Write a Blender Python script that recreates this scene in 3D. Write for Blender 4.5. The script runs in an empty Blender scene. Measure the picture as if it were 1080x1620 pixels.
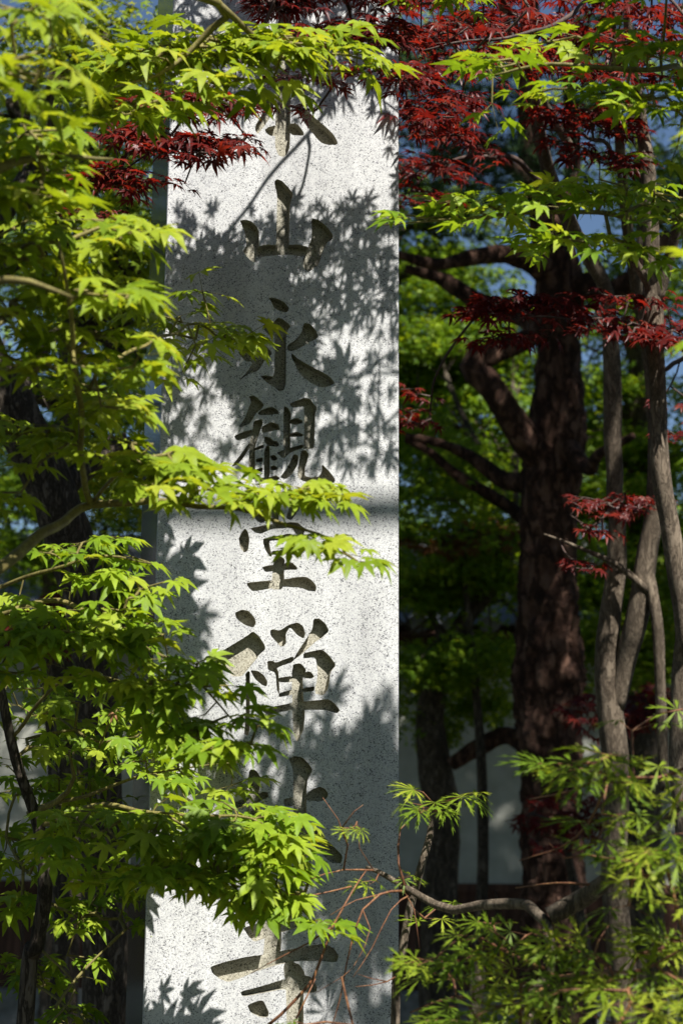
import bpy, math, random
import numpy as np
from mathutils import Vector, Matrix, noise
from mathutils.geometry import delaunay_2d_cdt

random.seed(7)
rng = np.random.default_rng(7)
SC = bpy.context.scene
COL = SC.collection

# ------------------------------------------------------------------ camera
CAM = Vector((0.0, 0.0, 1.55))
F = 2475.0                      # focal length in photo pixels (55 mm, 36 mm tall frame)
PITCH, ROLL = math.radians(11.0), math.radians(0.41)
fw = Vector((0, math.cos(PITCH), math.sin(PITCH)))
u0 = Vector((0, -math.sin(PITCH), math.cos(PITCH)))
r0 = Vector((1, 0, 0))
rt = r0 * math.cos(ROLL) + u0 * math.sin(ROLL)
up = u0 * math.cos(ROLL) - r0 * math.sin(ROLL)
cd = bpy.data.cameras.new('camera')
cd.sensor_fit = 'VERTICAL'; cd.sensor_height = 36; cd.sensor_width = 24; cd.lens = 55
cd.clip_start = 0.05; cd.clip_end = 3000
cd.dof.use_dof = True; cd.dof.focus_distance = 3.15; cd.dof.aperture_fstop = 4.8
cam = bpy.data.objects.new('camera', cd); COL.objects.link(cam)
m = Matrix.Identity(4)
for i, a in enumerate((rt, up, -fw)):
    for j in range(3): m[j][i] = a[j]
m.translation = CAM
cam.matrix_world = m
SC.camera = cam

# ------------------------------------------------------------------ light
FACE_A = math.radians(12.0)
SUN_AZ = math.radians(28)      # to the right of straight back at the camera
SUN_EL = math.radians(52)
SUN = Vector((math.cos(SUN_EL) * math.sin(SUN_AZ), -math.cos(SUN_EL) * math.cos(SUN_AZ), math.sin(SUN_EL)))
sl = bpy.data.lights.new('sun', 'SUN'); sl.energy = 5.0; sl.angle = math.radians(0.53); sl.color = (1.0, 0.97, 0.92)
so = bpy.data.objects.new('sun', sl); COL.objects.link(so)
so.rotation_euler = (-SUN).to_track_quat('-Z', 'Y').to_euler()
so.location = (3, -6, 9)
W = bpy.data.worlds.new('World'); SC.world = W; W.use_nodes = True
nt = W.node_tree
sky = nt.nodes.new('ShaderNodeTexSky'); sky.sky_type = 'NISHITA'; sky.sun_disc = False
sky.sun_elevation = SUN_EL
sky.sun_rotation = math.atan2(SUN.x, SUN.y)
sky.air_density = 1.0; sky.dust_density = 0.0; sky.ozone_density = 3.0
bg = nt.nodes['Background']; bg.inputs[1].default_value = 0.05
nt.links.new(sky.outputs[0], bg.inputs[0])
SC.view_settings.view_transform = 'Standard'; SC.view_settings.look = 'None'
SC.view_settings.exposure = 1.0; SC.view_settings.gamma = 1.0
SC.cycles.max_bounces = 8; SC.cycles.transmission_bounces = 6
SC.cycles.use_denoising = True

# ------------------------------------------------------------------ helpers
def ray(x, y): return fw + rt * ((x - 540) / F) + up * ((810 - y) / F)
def P(x, y, d): return CAM + ray(x, y) * d
CAMn = np.array(CAM); FWn, RTn, UPn = np.array(fw), np.array(rt), np.array(up)
def proj(pts):
    q = np.asarray(pts, float) - CAMn
    d = q @ FWn
    dd = np.where(np.abs(d) < 1e-6, 1e-6, d)
    return 540 + F * (q @ RTn) / dd, 810 - F * (q @ UPn) / dd, d

def tag(o, label=None, cat=None, group=None, kind=None):
    if label: o['label'] = label
    if cat: o['category'] = cat
    if group: o['group'] = group
    if kind: o['kind'] = kind
    return o
def empty(name, loc=(0, 0, 0)):
    o = bpy.data.objects.new(name, None); COL.objects.link(o); o.location = loc; o.empty_display_size = 0.2
    return o
def link_mesh(name, me, parent=None):
    o = bpy.data.objects.new(name, me); COL.objects.link(o)
    if parent is not None:
        o.parent = parent; o.matrix_parent_inverse = Matrix.Translation(-Vector(parent.location))
    return o
def mesh_np(name, V, Fc, mats, smooth=False, midx=None, attr=None):
    """V (n,3); Fc array (m,k) or list of faces"""
    me = bpy.data.meshes.new(name)
    if isinstance(Fc, np.ndarray):
        n, k = Fc.shape
        me.vertices.add(len(V)); me.vertices.foreach_set('co', np.asarray(V, np.float32).ravel())
        me.loops.add(n * k); me.loops.foreach_set('vertex_index', Fc.astype(np.int32).ravel())
        me.polygons.add(n); me.polygons.foreach_set('loop_start', np.arange(0, n * k, k, dtype=np.int32))
        if midx is not None: me.polygons.foreach_set('material_index', np.asarray(midx, np.int32))
        if smooth: me.polygons.foreach_set('use_smooth', np.ones(n, bool))
        me.update(calc_edges=True)
    else:
        me.from_pydata([tuple(v) for v in V], [], Fc)
        if midx is not None: me.polygons.foreach_set('material_index', np.asarray(midx, np.int32))
        if smooth: me.polygons.foreach_set('use_smooth', np.ones(len(Fc), bool))
    if attr is not None:
        a = me.attributes.new('rnd', 'FLOAT', 'POINT'); a.data.foreach_set('value', np.asarray(attr, np.float32))
    for mt in (mats if isinstance(mats, (list, tuple)) else [mats]): me.materials.append(mt)
    return me

class MB:
    """collects boxes and sweeps into one mesh"""
    def __init__(s): s.V, s.F = [], []
    def box(s, c, h, M=None):
        b = len(s.V)
        for dx in (-1, 1):
            for dy in (-1, 1):
                for dz in (-1, 1):
                    v = Vector((c[0] + dx * h[0], c[1] + dy * h[1], c[2] + dz * h[2]))
                    s.V.append(M @ v if M else v)
        for f in ((0, 1, 3, 2), (4, 6, 7, 5), (0, 4, 5, 1), (2, 3, 7, 6), (0, 2, 6, 4), (1, 5, 7, 3)):
            s.F.append([b + i for i in f])
        return s
    def obj(s, name, mat, parent=None, smooth=False):
        return link_mesh(name, mesh_np(name, s.V, s.F, mat, smooth), parent)

def catmull(pts, rad, step):
    """resample a polyline smoothly; returns points, radii"""
    pts = [Vector(p) for p in pts]
    if len(pts) == 2: pts = [pts[0], pts[0].lerp(pts[1], .5), pts[1]]; rad = [rad[0], (rad[0] + rad[1]) / 2, rad[1]]
    ex = [pts[0] * 2 - pts[1]] + pts + [pts[-1] * 2 - pts[-2]]
    op, orr = [], []
    for i in range(len(pts) - 1):
        a, b, c, d = ex[i:i + 4]
        n = max(1, int((c - b).length / step))
        for k in range(n):
            t = k / n
            p = 0.5 * ((2 * b) + (c - a) * t + (2 * a - 5 * b + 4 * c - d) * t * t + (3 * b - a - 3 * c + d) * t ** 3)
            op.append(p); orr.append(rad[i] * (1 - t) + rad[i + 1] * t)
    op.append(pts[-1]); orr.append(rad[-1])
    return op, orr

def tube(V, Fc, pts, rad, n, cap=True, disp=None):
    """append a swept tube to V,Fc lists"""
    base = len(V)
    t = (pts[1] - pts[0]).normalized()
    nrm = t.orthogonal().normalized()
    for i, p in enumerate(pts):
        if 0 < i < len(pts) - 1: t2 = (pts[i + 1] - pts[i - 1])
        elif i == 0: t2 = pts[1] - pts[0]
        else: t2 = pts[-1] - pts[-2]
        if t2.length < 1e-9: t2 = t
        t2 = t2.normalized()
        nrm = (nrm - t2 * nrm.dot(t2))
        nrm = nrm.normalized() if nrm.length > 1e-6 else t2.orthogonal().normalized()
        b = t2.cross(nrm)
        for k in range(n):
            a = 2 * math.pi * k / n
            q = nrm * math.cos(a) + b * math.sin(a)
            r = rad[i]
            v = p + q * r
            if disp: v = v + q * (disp(v) * r)
            V.append(v)
        t = t2
    for i in range(len(pts) - 1):
        for k in range(n):
            k2 = (k + 1) % n
            Fc.append((base + i * n + k, base + i * n + k2, base + (i + 1) * n + k2, base + (i + 1) * n + k))
    if cap:
        Fc.append(tuple(base + (len(pts) - 1) * n + k for k in range(n)))
        Fc.append(tuple(base + n - 1 - k for k in range(n)))

# ------------------------------------------------------------------ materials
def newmat(name):
    mt = bpy.data.materials.new(name); mt.use_nodes = True
    n = mt.node_tree; n.nodes.clear()
    out = n.nodes.new('ShaderNodeOutputMaterial')
    return mt, n, out
def N(n, t, **kw):
    x = n.nodes.new('ShaderNode' + t)
    for k, v in kw.items(): setattr(x, k, v)
    return x
def ramp(n, stops, interp='LINEAR'):
    r = N(n, 'ValToRGB'); e = r.color_ramp.elements; r.color_ramp.interpolation = interp
    while len(e) < len(stops): e.new(0.5)
    for i, (p, c) in enumerate(stops):
        e[i].position = p; e[i].color = (*c, 1) if len(c) == 3 else c
    return r

def leaf_mat(name, stops, trans, tfac=0.3, rough=0.5):
    mt, n, out = newmat(name); L = n.links.new
    oi = N(n, 'ObjectInfo'); at = N(n, 'Attribute'); at.attribute_name = 'rnd'
    ad = N(n, 'Math', operation='ADD'); fr = N(n, 'Math', operation='FRACT')
    L(oi.outputs['Random'], ad.inputs[0]); L(at.outputs['Fac'], ad.inputs[1]); L(ad.outputs[0], fr.inputs[0])
    r = ramp(n, stops); L(fr.outputs[0], r.inputs[0])
    ge = N(n, 'NewGeometry'); nz = N(n, 'TexNoise'); nz.inputs['Scale'].default_value = 60; nz.inputs['Detail'].default_value = 4
    L(ge.outputs['Position'], nz.inputs['Vector'])
    mr = N(n, 'MapRange'); L(nz.outputs[0], mr.inputs[0]); mr.inputs[1].default_value = .3; mr.inputs[2].default_value = .7
    mr.inputs[3].default_value = .78; mr.inputs[4].default_value = 1.18
    mu = N(n, 'VectorMath', operation='SCALE'); L(r.outputs[0], mu.inputs[0]); L(mr.outputs[0], mu.inputs['Scale'])
    p = N(n, 'BsdfPrincipled'); p.inputs['Roughness'].default_value = rough
    p.inputs['Specular IOR Level'].default_value = 0.22
    L(mu.outputs[0], p.inputs['Base Color'])
    tr = N(n, 'BsdfTranslucent')
    mx = N(n, 'Mix', data_type='RGBA', blend_type='MULTIPLY'); mx.inputs[0].default_value = 1
    L(mu.outputs[0], mx.inputs[6]); mx.inputs[7].default_value = (*trans, 1)
    L(mx.outputs[2], tr.inputs[0])
    ms = N(n, 'MixShader'); ms.inputs[0].default_value = tfac
    L(p.outputs[0], ms.inputs[1]); L(tr.outputs[0], ms.inputs[2]); L(ms.outputs[0], out.inputs[0])
    return mt

M_GREEN = leaf_mat('maple_leaf_green', [(0, (.11, .195, .010)), (.35, (.17, .265, .015)), (.7, (.225, .31, .019)), (1, (.28, .34, .03))], (2.2, 1.9, .9), .36)
M_GREENY = leaf_mat('maple_leaf_spring', [(0, (.13, .20, .010)), (.5, (.20, .275, .016)), (.85, (.26, .32, .024)), (1, (.31, .34, .035))], (2.2, 1.9, .9), .36)
M_RED = leaf_mat('maple_leaf_red', [(0, (.055, .008, .008)), (.5, (.10, .012, .010)), (.85, (.15, .022, .014)), (1, (.13, .035, .022))], (2.8, 1.2, .8), .34, .4)
M_TAN = leaf_mat('maple_leaf_bronze', [(0, (.16, .06, .02)), (.6, (.24, .10, .035)), (1, (.22, .14, .04))], (2.0, 1.5, 1.0), .3)
M_LACE = leaf_mat('laceleaf_green', [(0, (.08, .14, .008)), (.5, (.15, .215, .013)), (1, (.27, .31, .027))], (2.2, 1.9, .9), .36)
M_BACK = leaf_mat('maple_leaf_far', [(0, (.07, .14, .008)), (.5, (.13, .23, .012)), (1, (.23, .32, .018))], (2.4, 2.0, .8), .40)
M_PINE = leaf_mat('pine_needle', [(0, (.02, .05, .014)), (1, (.05, .10, .03))], (1.5, 1.5, .8), .1)
M_SHADETREE = leaf_mat('added_shade_tree_leaf', [(0, (.018, .035, .010)), (.6, (.032, .058, .014)), (1, (.05, .085, .02))], (1.6, 1.6, .8), .12)  # leaf of the added unseen trees, kept dull to limit green bounce light
M_DRY = leaf_mat('dry_leaf', [(0, (.22, .11, .05)), (1, (.28, .15, .07))], (1.5, 1.3, 1), .2, .7)

def bark_mat(name, dark, mid, light, scale, stretch, bump, rough=.9, dist=.02):
    mt, n, out = newmat(name); L = n.links.new
    tc = N(n, 'TexCoord'); mp = N(n, 'Mapping'); mp.inputs['Scale'].default_value = (1, 1, stretch)
    L(tc.outputs['Object'], mp.inputs[0])
    nz = N(n, 'TexNoise'); nz.inputs['Scale'].default_value = scale; nz.inputs['Detail'].default_value = 8; nz.inputs['Roughness'].default_value = .65
    L(mp.outputs[0], nz.inputs['Vector'])
    vo = N(n, 'TexVoronoi', feature='DISTANCE_TO_EDGE'); vo.inputs['Scale'].default_value = scale * .9
    wv = N(n, 'Mix', data_type='RGBA'); wv.inputs[0].default_value = .12
    L(mp.outputs[0], wv.inputs[6]); L(nz.outputs[1], wv.inputs[7]); L(wv.outputs[2], vo.inputs['Vector'])
    mu = N(n, 'Math', operation='MULTIPLY'); mr = N(n, 'MapRange'); mr.inputs[2].default_value = .18
    L(vo.outputs[0], mr.inputs[0]); mr.inputs[3].default_value = .45; mr.inputs[4].default_value = 1
    L(nz.outputs[0], mu.inputs[0]); L(mr.outputs[0], mu.inputs[1])
    r = ramp(n, [(.12, dark), (.42, mid), (.72, light)]); L(mu.outputs[0], r.inputs[0])
    big = N(n, 'TexNoise'); big.inputs['Scale'].default_value = scale * .12; big.inputs['Detail'].default_value = 3
    L(tc.outputs['Object'], big.inputs['Vector'])
    mr2 = N(n, 'MapRange'); L(big.outputs[0], mr2.inputs[0]); mr2.inputs[1].default_value = .3; mr2.inputs[2].default_value = .7
    mr2.inputs[3].default_value = .7; mr2.inputs[4].default_value = 1.25
    sc = N(n, 'VectorMath', operation='SCALE'); L(r.outputs[0], sc.inputs[0]); L(mr2.outputs[0], sc.inputs['Scale'])
    p = N(n, 'BsdfPrincipled'); p.inputs['Roughness'].default_value = rough; p.inputs['Specular IOR Level'].default_value = .2
    L(sc.outputs[0], p.inputs['Base Color'])
    b = N(n, 'Bump'); b.inputs['Strength'].default_value = bump; b.inputs['Distance'].default_value = dist
    L(mu.outputs[0], b.inputs['Height']); L(b.outputs[0], p.inputs['Normal']); L(p.outputs[0], out.inputs[0])
    return mt
M_PBARK = bark_mat('pine_bark', (.014, .007, .005), (.095, .048, .032), (.25, .145, .10), 17, .42, 1.0, dist=.05)
M_GBARK = bark_mat('grey_maple_bark', (.05, .038, .026), (.155, .12, .085), (.29, .235, .17), 45, .22, .7, dist=.012)
M_DBARK = bark_mat('dark_maple_bark', (.03, .024, .018), (.11, .085, .06), (.24, .20, .155), 38, .25, 1.0, dist=.02)
M_TWIG = bark_mat('young_twig', (.08, .06, .022), (.17, .145, .045), (.26, .23, .07), 60, .3, .3, .6, .004)
M_RTWIG = bark_mat('red_maple_twig', (.035, .022, .018), (.085, .055, .045), (.15, .115, .09), 60, .3, .3, .6, .004)
M_OTWIG = bark_mat('orange_twig', (.07, .032, .02), (.17, .075, .038), (.28, .15, .06), 50, .3, .3, .5, .003)

def granite(name, light, mid, dark, rough, bump):
    mt, n, out = newmat(name); L = n.links.new
    tc = N(n, 'TexCoord')
    dn = N(n, 'TexNoise'); dn.inputs['Scale'].default_value = 420; dn.inputs['Detail'].default_value = 2
    L(tc.outputs['Object'], dn.inputs['Vector'])
    wv = N(n, 'Mix', data_type='RGBA'); wv.inputs[0].default_value = .0045
    L(tc.outputs['Object'], wv.inputs[6]); L(dn.outputs[1], wv.inputs[7])
    v1 = N(n, 'TexVoronoi'); v1.inputs['Scale'].default_value = 600; L(wv.outputs[2], v1.inputs['Vector'])
    r1 = ramp(n, [(0, dark), (.07, dark), (.11, mid), (.34, mid), (.46, light), (1, light)]); 
    sp = N(n, 'SeparateColor'); L(v1.outputs['Color'], sp.inputs[0])
    cl = N(n, 'TexNoise'); cl.inputs['Scale'].default_value = 55; cl.inputs['Detail'].default_value = 3; L(tc.outputs['Object'], cl.inputs['Vector'])
    cm = N(n, 'MapRange'); L(cl.outputs[0], cm.inputs[0]); cm.inputs[1].default_value = .3; cm.inputs[2].default_value = .7; cm.inputs[3].default_value = -.10; cm.inputs[4].default_value = .10
    ad = N(n, 'Math', operation='ADD'); L(sp.outputs[0], ad.inputs[0]); L(cm.outputs[0], ad.inputs[1])
    L(ad.outputs[0], r1.inputs[0])
    # faint weather staining, large scale
    st = N(n, 'TexNoise'); st.inputs['Scale'].default_value = 5; st.inputs['Detail'].default_value = 5
    mp = N(n, 'Mapping'); mp.inputs['Scale'].default_value = (2.6, 2.6, .45); L(tc.outputs['Object'], mp.inputs[0]); L(mp.outputs[0], st.inputs['Vector'])
    sm = N(n, 'MapRange'); L(st.outputs[0], sm.inputs[0]); sm.inputs[1].default_value = .3; sm.inputs[2].default_value = .75; sm.inputs[3].default_value = 1.08; sm.inputs[4].default_value = .74
    sc = N(n, 'VectorMath', operation='SCALE'); L(r1.outputs[0], sc.inputs[0]); L(sm.outputs[0], sc.inputs['Scale'])
    p = N(n, 'BsdfPrincipled'); p.inputs['Roughness'].default_value = rough; p.inputs['Specular IOR Level'].default_value = .3 if rough > .6 else .2
    L(sc.outputs[0], p.inputs['Base Color'])
    b = N(n, 'Bump'); b.inputs['Strength'].default_value = bump; b.inputs['Distance'].default_value = .0015
    L(sp.outputs[1], b.inputs['Height']); L(b.outputs[0], p.inputs['Normal']); L(p.outputs[0], out.inputs[0])
    return mt
M_GRAN = granite('granite_face', (.535, .535, .52), (.37, .37, .375), (.08, .08, .085), .75, .35)
M_GRANP = granite('granite_polished_shaded_side', (.10, .10, .08), (.075, .075, .06), (.03, .03, .03), .16, 0.02)  # polished side, with shade and green reflection darkened into its colour
M_CARVE = granite('granite_carved', (.45, .425, .34), (.28, .26, .20), (.05, .045, .034), .95, 1.0)

def simple(name, c1, c2, scale, rough=.8, bump=.2, dist=.01):
    mt, n, out = newmat(name); L = n.links.new
    tc = N(n, 'TexCoord'); nz = N(n, 'TexNoise'); nz.inputs['Scale'].default_value = scale; nz.inputs['Detail'].default_value = 6
    L(tc.outputs['Object'], nz.inputs['Vector'])
    r = ramp(n, [(.32, c1), (.68, c2)]); L(nz.outputs[0], r.inputs[0])
    p = N(n, 'BsdfPrincipled'); p.inputs['Roughness'].default_value = rough; L(r.outputs[0], p.inputs['Base Color'])
    b = N(n, 'Bump'); b.inputs['Strength'].default_value = bump; b.inputs['Distance'].default_value = dist
    L(nz.outputs[0], b.inputs['Height']); L(b.outputs[0], p.inputs['Normal']); L(p.outputs[0], out.inputs[0])
    return mt
M_PLASTER = simple('plaster', (.33, .33, .28), (.46, .46, .40), 6, .9, .1)
M_TILE = simple('roof_tile', (.10, .105, .11), (.21, .215, .22), 9, .5, .15)
M_BOARD = bark_mat('brown_board', (.035, .016, .010), (.085, .040, .026), (.13, .066, .044), 14, .08, .3, .7, .004)
M_GROUND = simple('moss_ground', (.02, .03, .010), (.055, .05, .03), 3, .95, .6, .03)
M_GRAVEL = simple('stone_base', (.14, .135, .12), (.28, .27, .25), 12, .9, .4, .01)

# ------------------------------------------------------------------ ground
V = []; Fc = []
n = 48; R = 400.0
gx = [math.copysign(abs(i / n) ** 3, i) * R for i in range(-n, n + 1)]
for y in gx:
    for x in gx: V.append((x, y + 6, noise.noise((x * .25, y * .25, 0)) * .05 - .03 if abs(x) < 30 and abs(y) < 30 else -.03))
k = 2 * n + 1
for j in range(2 * n):
    for i in range(2 * n): Fc.append((j * k + i, j * k + i + 1, (j + 1) * k + i + 1, (j + 1) * k + i))
tag(link_mesh('ground', mesh_np('ground', V, Fc, M_GROUND, True)), 'mossy bare earth under the maples and along the wall', kind='structure')

# ------------------------------------------------------------------ stone pillar with carved inscription
PW, PD, PTOP = 0.5, 0.40, 4.3
tv = Vector((math.cos(FACE_A), math.sin(FACE_A), 0)); nv = Vector((math.sin(FACE_A), -math.cos(FACE_A), 0))
ra, rb = ray(250, 810), ray(631, 810)
# dl*ra + PW*tv = dr*rb   (horizontal plane)
A_ = np.array([[ra.x, -rb.x], [ra.y, -rb.y]]); dl, dr = np.linalg.solve(A_, -PW * np.array([tv.x, tv.y]))
PA = CAM + ra * dl; PA.z = 0.0
def face_uv(x, y):
    r = ray(x, y); t = (PA - CAM).dot(nv) / r.dot(nv)
    q = CAM + r * t - PA
    return q.dot(tv), q.z
def face_pt(u, z, depth=0.0): return PA + tv * u + Vector((0, 0, z)) - nv * depth
def on_pillar(x, y): u, z = face_uv(x, y); return face_pt(u, z)

CH = [
 ((370, 120, 5.4), [
  [(355,60),(485,60),(480,600),(455,670),(420,693),(380,680),(350,600),(355,400)],
  [(330,200),(345,290),(270,420),(200,500),(185,470),(180,430),(240,330),(280,220)],
  [(145,205),(300,150),(350,190),(340,260),(240,295),(190,265)],
  [(262,460),(300,435),(362,422),(362,515),(310,512),(280,490)],
  [(475,408),(530,405),(570,440),(598,490),(595,512),(480,505)],
  [(520,240),(600,270),(680,350),(780,430),(850,500),(890,575),(870,590),(800,590),(740,570),(680,500),(620,430),(555,325)],
  [(150,-330),(420,-360),(700,-400),(760,-350),(700,-320),(420,-290),(200,-260)],
  [(230,-200),(420,-230),(600,-250),(680,-200),(640,-20),(600,20),(560,0),(590,-190),(300,-160),(310,10),(270,30),(240,-60)],
  [(300,-80),(590,-110),(590,-70),(300,-40)], [(290,20),(600,-20),(600,30),(300,60)],
  [(400,-560),(470,-540),(480,60),(360,60),(365,-400)]]),
 ((360, 270, 5.4), [
  [(398,95),(420,70),(460,85),(510,130),(562,200),(540,265),(530,330),(525,720),(415,720),(418,450),(425,220)],
  [(103,425),(150,418),(200,430),(250,475),(270,520),(270,640),(240,740),(235,785),(200,770),(160,730),(128,685),(165,640),(150,530)],
  [(245,650),(330,632),(420,635),(600,630),(690,650),(690,700),(640,735),(520,715),(400,722),(240,745)],
  [(715,405),(780,420),(850,480),(905,555),(890,590),(840,620),(810,700),(780,800),(690,870),(645,830),(650,740),(700,620),(720,560)]]),
 ((360, 460, 5.4), [
  [(348,58),(420,65),(490,100),(528,150),(505,187),(440,170),(395,150),(380,105)],
  [(305,325),(380,285),(432,225),(490,255),(540,300),(510,345),(500,400),(500,790),(480,850),(440,858),(390,820),(330,780),(280,730),(310,722),(400,735),(405,480),(400,375),(345,375)],
  [(88,520),(170,520),(230,490),(290,445),(340,480),(385,540),(320,590),(270,680),(180,710),(95,772),(170,690),(215,610),(150,605)],
  [(650,275),(700,280),(750,330),(773,380),(765,405),(700,440),(600,500),(540,520),(505,500),(510,465),(580,420),(630,360)],
  [(545,530),(600,580),(700,640),(800,690),(870,730),(920,790),(860,820),(790,825),(720,790),(650,745),(600,690),(580,630),(545,570)]]),
 ((350, 610, 5.4), [
  [(235,90),(280,82),(330,125),(368,165),(330,215),(300,235),(240,330),(145,360),(200,280),(240,175),(255,140)],
  [(310,235),(350,205),(430,178),(480,205),(498,240),(420,250),(330,255)],
  [(280,300),(350,285),(355,330),(330,400),(300,480),(290,530),(290,800),(230,800),(235,650),(245,480),(265,390)],
  [(240,490),(250,520),(190,620),(130,680),(85,692),(150,610),(200,540)],
  [(108,432),(180,400),(265,372),(265,420),(200,455),(130,468)],
  [(345,350),(430,308),(490,335),(503,375),(440,385),(370,405),(345,395)],
  [(368,430),(420,445),(440,470),(480,475),(497,510),(470,525),(400,515),(370,485)],
  [(270,540),(360,500),(370,530),(290,555)],
  [(390,510),(415,520),(415,800),(365,800),(365,560)],
  [(295,625),(355,612),(355,650),(295,655)], [(415,600),(450,590),(485,620),(465,640),(430,640)],
  [(295,715),(355,700),(355,730),(295,740)], [(420,690),(455,680),(487,705),(465,725),(425,722)],
  [(290,790),(400,785),(470,765),(505,790),(470,820),(300,825)],
  [(533,170),(570,190),(598,245),(590,300),(590,560),(530,560)],
  [(580,155),(640,130),(715,102),(760,115),(818,190),(800,250),(795,530),(750,545),(700,540),(705,500),(710,240),(705,175),(610,190)],
  [(585,295),(640,275),(690,295),(697,320),(640,335),(585,325)],
  [(585,410),(650,393),(705,420),(690,435),(585,440)],
  [(590,530),(700,500),(700,535),(600,565),(530,625),(470,570),(530,552)],
  [(620,580),(660,600),(650,680),(600,760),(550,800),(500,785),(550,720),(590,650)],
  [(680,560),(720,550),(748,590),(735,640),(715,700),(712,770),(760,785),(830,780),(858,740),(858,670),(910,720),(970,790),(965,835),(850,830),(700,820),(650,780),(660,680)]]),
 ((350, 790, 5.4), [
  [(203,245),(230,280),(242,340),(232,430),(200,455),(165,420),(148,340),(170,290)],
  [(245,245),(330,230),(400,215),(640,190),(720,250),(690,330),(640,300),(600,240),(420,255),(340,295),(290,285)],
  [(265,110),(340,100),(390,180),(340,205),(300,180)], [(430,20),(490,20),(490,215),(430,215)], [(600,30),(680,60),(600,180),(550,160)],
  [(358,335),(410,330),(500,310),(580,290),(640,320),(668,400),(630,470),(560,475),(545,470),(575,350),(415,352),(410,380),(435,485),(415,490),(380,440),(360,385)],
  [(430,440),(560,435),(560,475),(430,475)],
  [(450,492),(510,485),(545,515),(535,580),(538,690),(520,770),(425,770),(440,600)],
  [(342,578),(440,558),(530,575),(545,540),(600,535),(650,580),(648,602),(580,600),(440,615),(380,622)],
  [(212,712),(440,690),(540,682),(640,665),(720,660),(770,685),(812,740),(808,788),(740,780),(680,755),(520,745),(400,765),(270,787),(235,755)]]),
 ((330, 950, 4.909), [
  [(205,95),(260,70),(310,80),(350,120),(370,170),(350,212),(280,190),(215,140)],
  [(20,435),(150,365),(290,280),(345,238),(390,275),(440,350),(440,380),(400,415),(310,530),(260,590),(180,590),(150,540),(60,490)],
  [(285,570),(310,545),(322,560),(320,1000),(310,1050),(275,1040),(290,860),(290,620)],
  [(322,540),(380,545),(430,580),(460,630),(450,668),(420,660),(360,610)],
  [(480,230),(500,222),(550,235),(620,190),(690,168),(735,200),(752,260),(738,298),(690,270),(630,205),(600,260),(603,330),(580,358),(550,350),(480,270)],
  [(815,140),(860,140),(910,180),(935,240),(880,290),(830,320),(720,420),(650,470),(690,400),(770,280),(805,220)],
  [(455,470),(500,468),(520,485),(660,430),(660,475),(530,520),(545,560),(550,740),(530,690),(520,560),(460,540)],
  [(735,410),(800,395),(880,378),(940,430),(990,500),(945,560),(930,680),(890,740),(820,720),(850,560),(830,440),(735,450)],
  [(540,600),(650,585),(650,635),(540,635)], [(545,720),(655,690),(655,730),(545,752)],
  [(730,560),(790,550),(822,590),(800,608),(730,600)], [(730,680),(825,665),(820,705),(730,712)],
  [(645,500),(715,485),(760,540),(730,600),(735,750),(748,900),(735,1010),(690,1105),(665,1060),(650,900)],
  [(410,855),(500,825),(650,795),(830,775),(930,765),(980,800),(1020,850),(1000,878),(900,850),(740,848),(650,850),(540,870),(470,895)]]),
 ((340, 1180, 4.909), [
  [(572,100),(620,78),(680,90),(730,140),(760,190),(720,260),(710,350),(708,1060),(610,1060),(608,350),(605,180)],
  [(712,370),(760,335),(810,318),(850,330),(880,370),(875,400),(830,430),(700,425)],
  [(530,415),(612,395),(612,470),(540,470)],
  [(700,560),(800,660),(900,760),(990,850),(980,910),(900,910),(820,830),(700,690)],
  [(612,560),(612,650),(500,780),(430,820),(520,690)],
  [(270,180),(320,190),(360,250),(340,360),(320,900),(240,900),(250,300)],
  [(30,490),(250,400),(400,350),(420,400),(250,470),(50,520)],
  [(255,520),(255,600),(150,740),(60,790),(170,640)], [(325,520),(400,560),(440,640),(380,620)]]),
 ((310, 1400, 4.32), [
  [(322,295),(400,270),(470,250),(580,225),(700,190),(760,260),(700,295),(600,320),(470,365),(400,390),(360,350)],
  [(475,100),(570,100),(585,300),(580,470),(455,520),(470,365)],
  [(95,560),(200,525),(350,490),(455,478),(590,450),(750,420),(880,400),(950,440),(975,490),(960,530),(850,520),(700,520),(560,545),(400,595),(300,640),(220,665),(160,640),(115,605)],
  [(595,540),(660,525),(710,545),(745,600),(735,740),(735,950),(720,1050),(640,1100),(560,1060),(620,1000),(615,720)],
  [(300,730),(420,700),(600,645),(740,615),(790,630),(830,700),(820,735),(700,745),(600,710),(480,735),(320,765)],
  [(430,790),(460,790),(500,870),(490,905),(440,905),(370,870),(350,820)]]),
]
CARVE = 0.022
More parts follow.
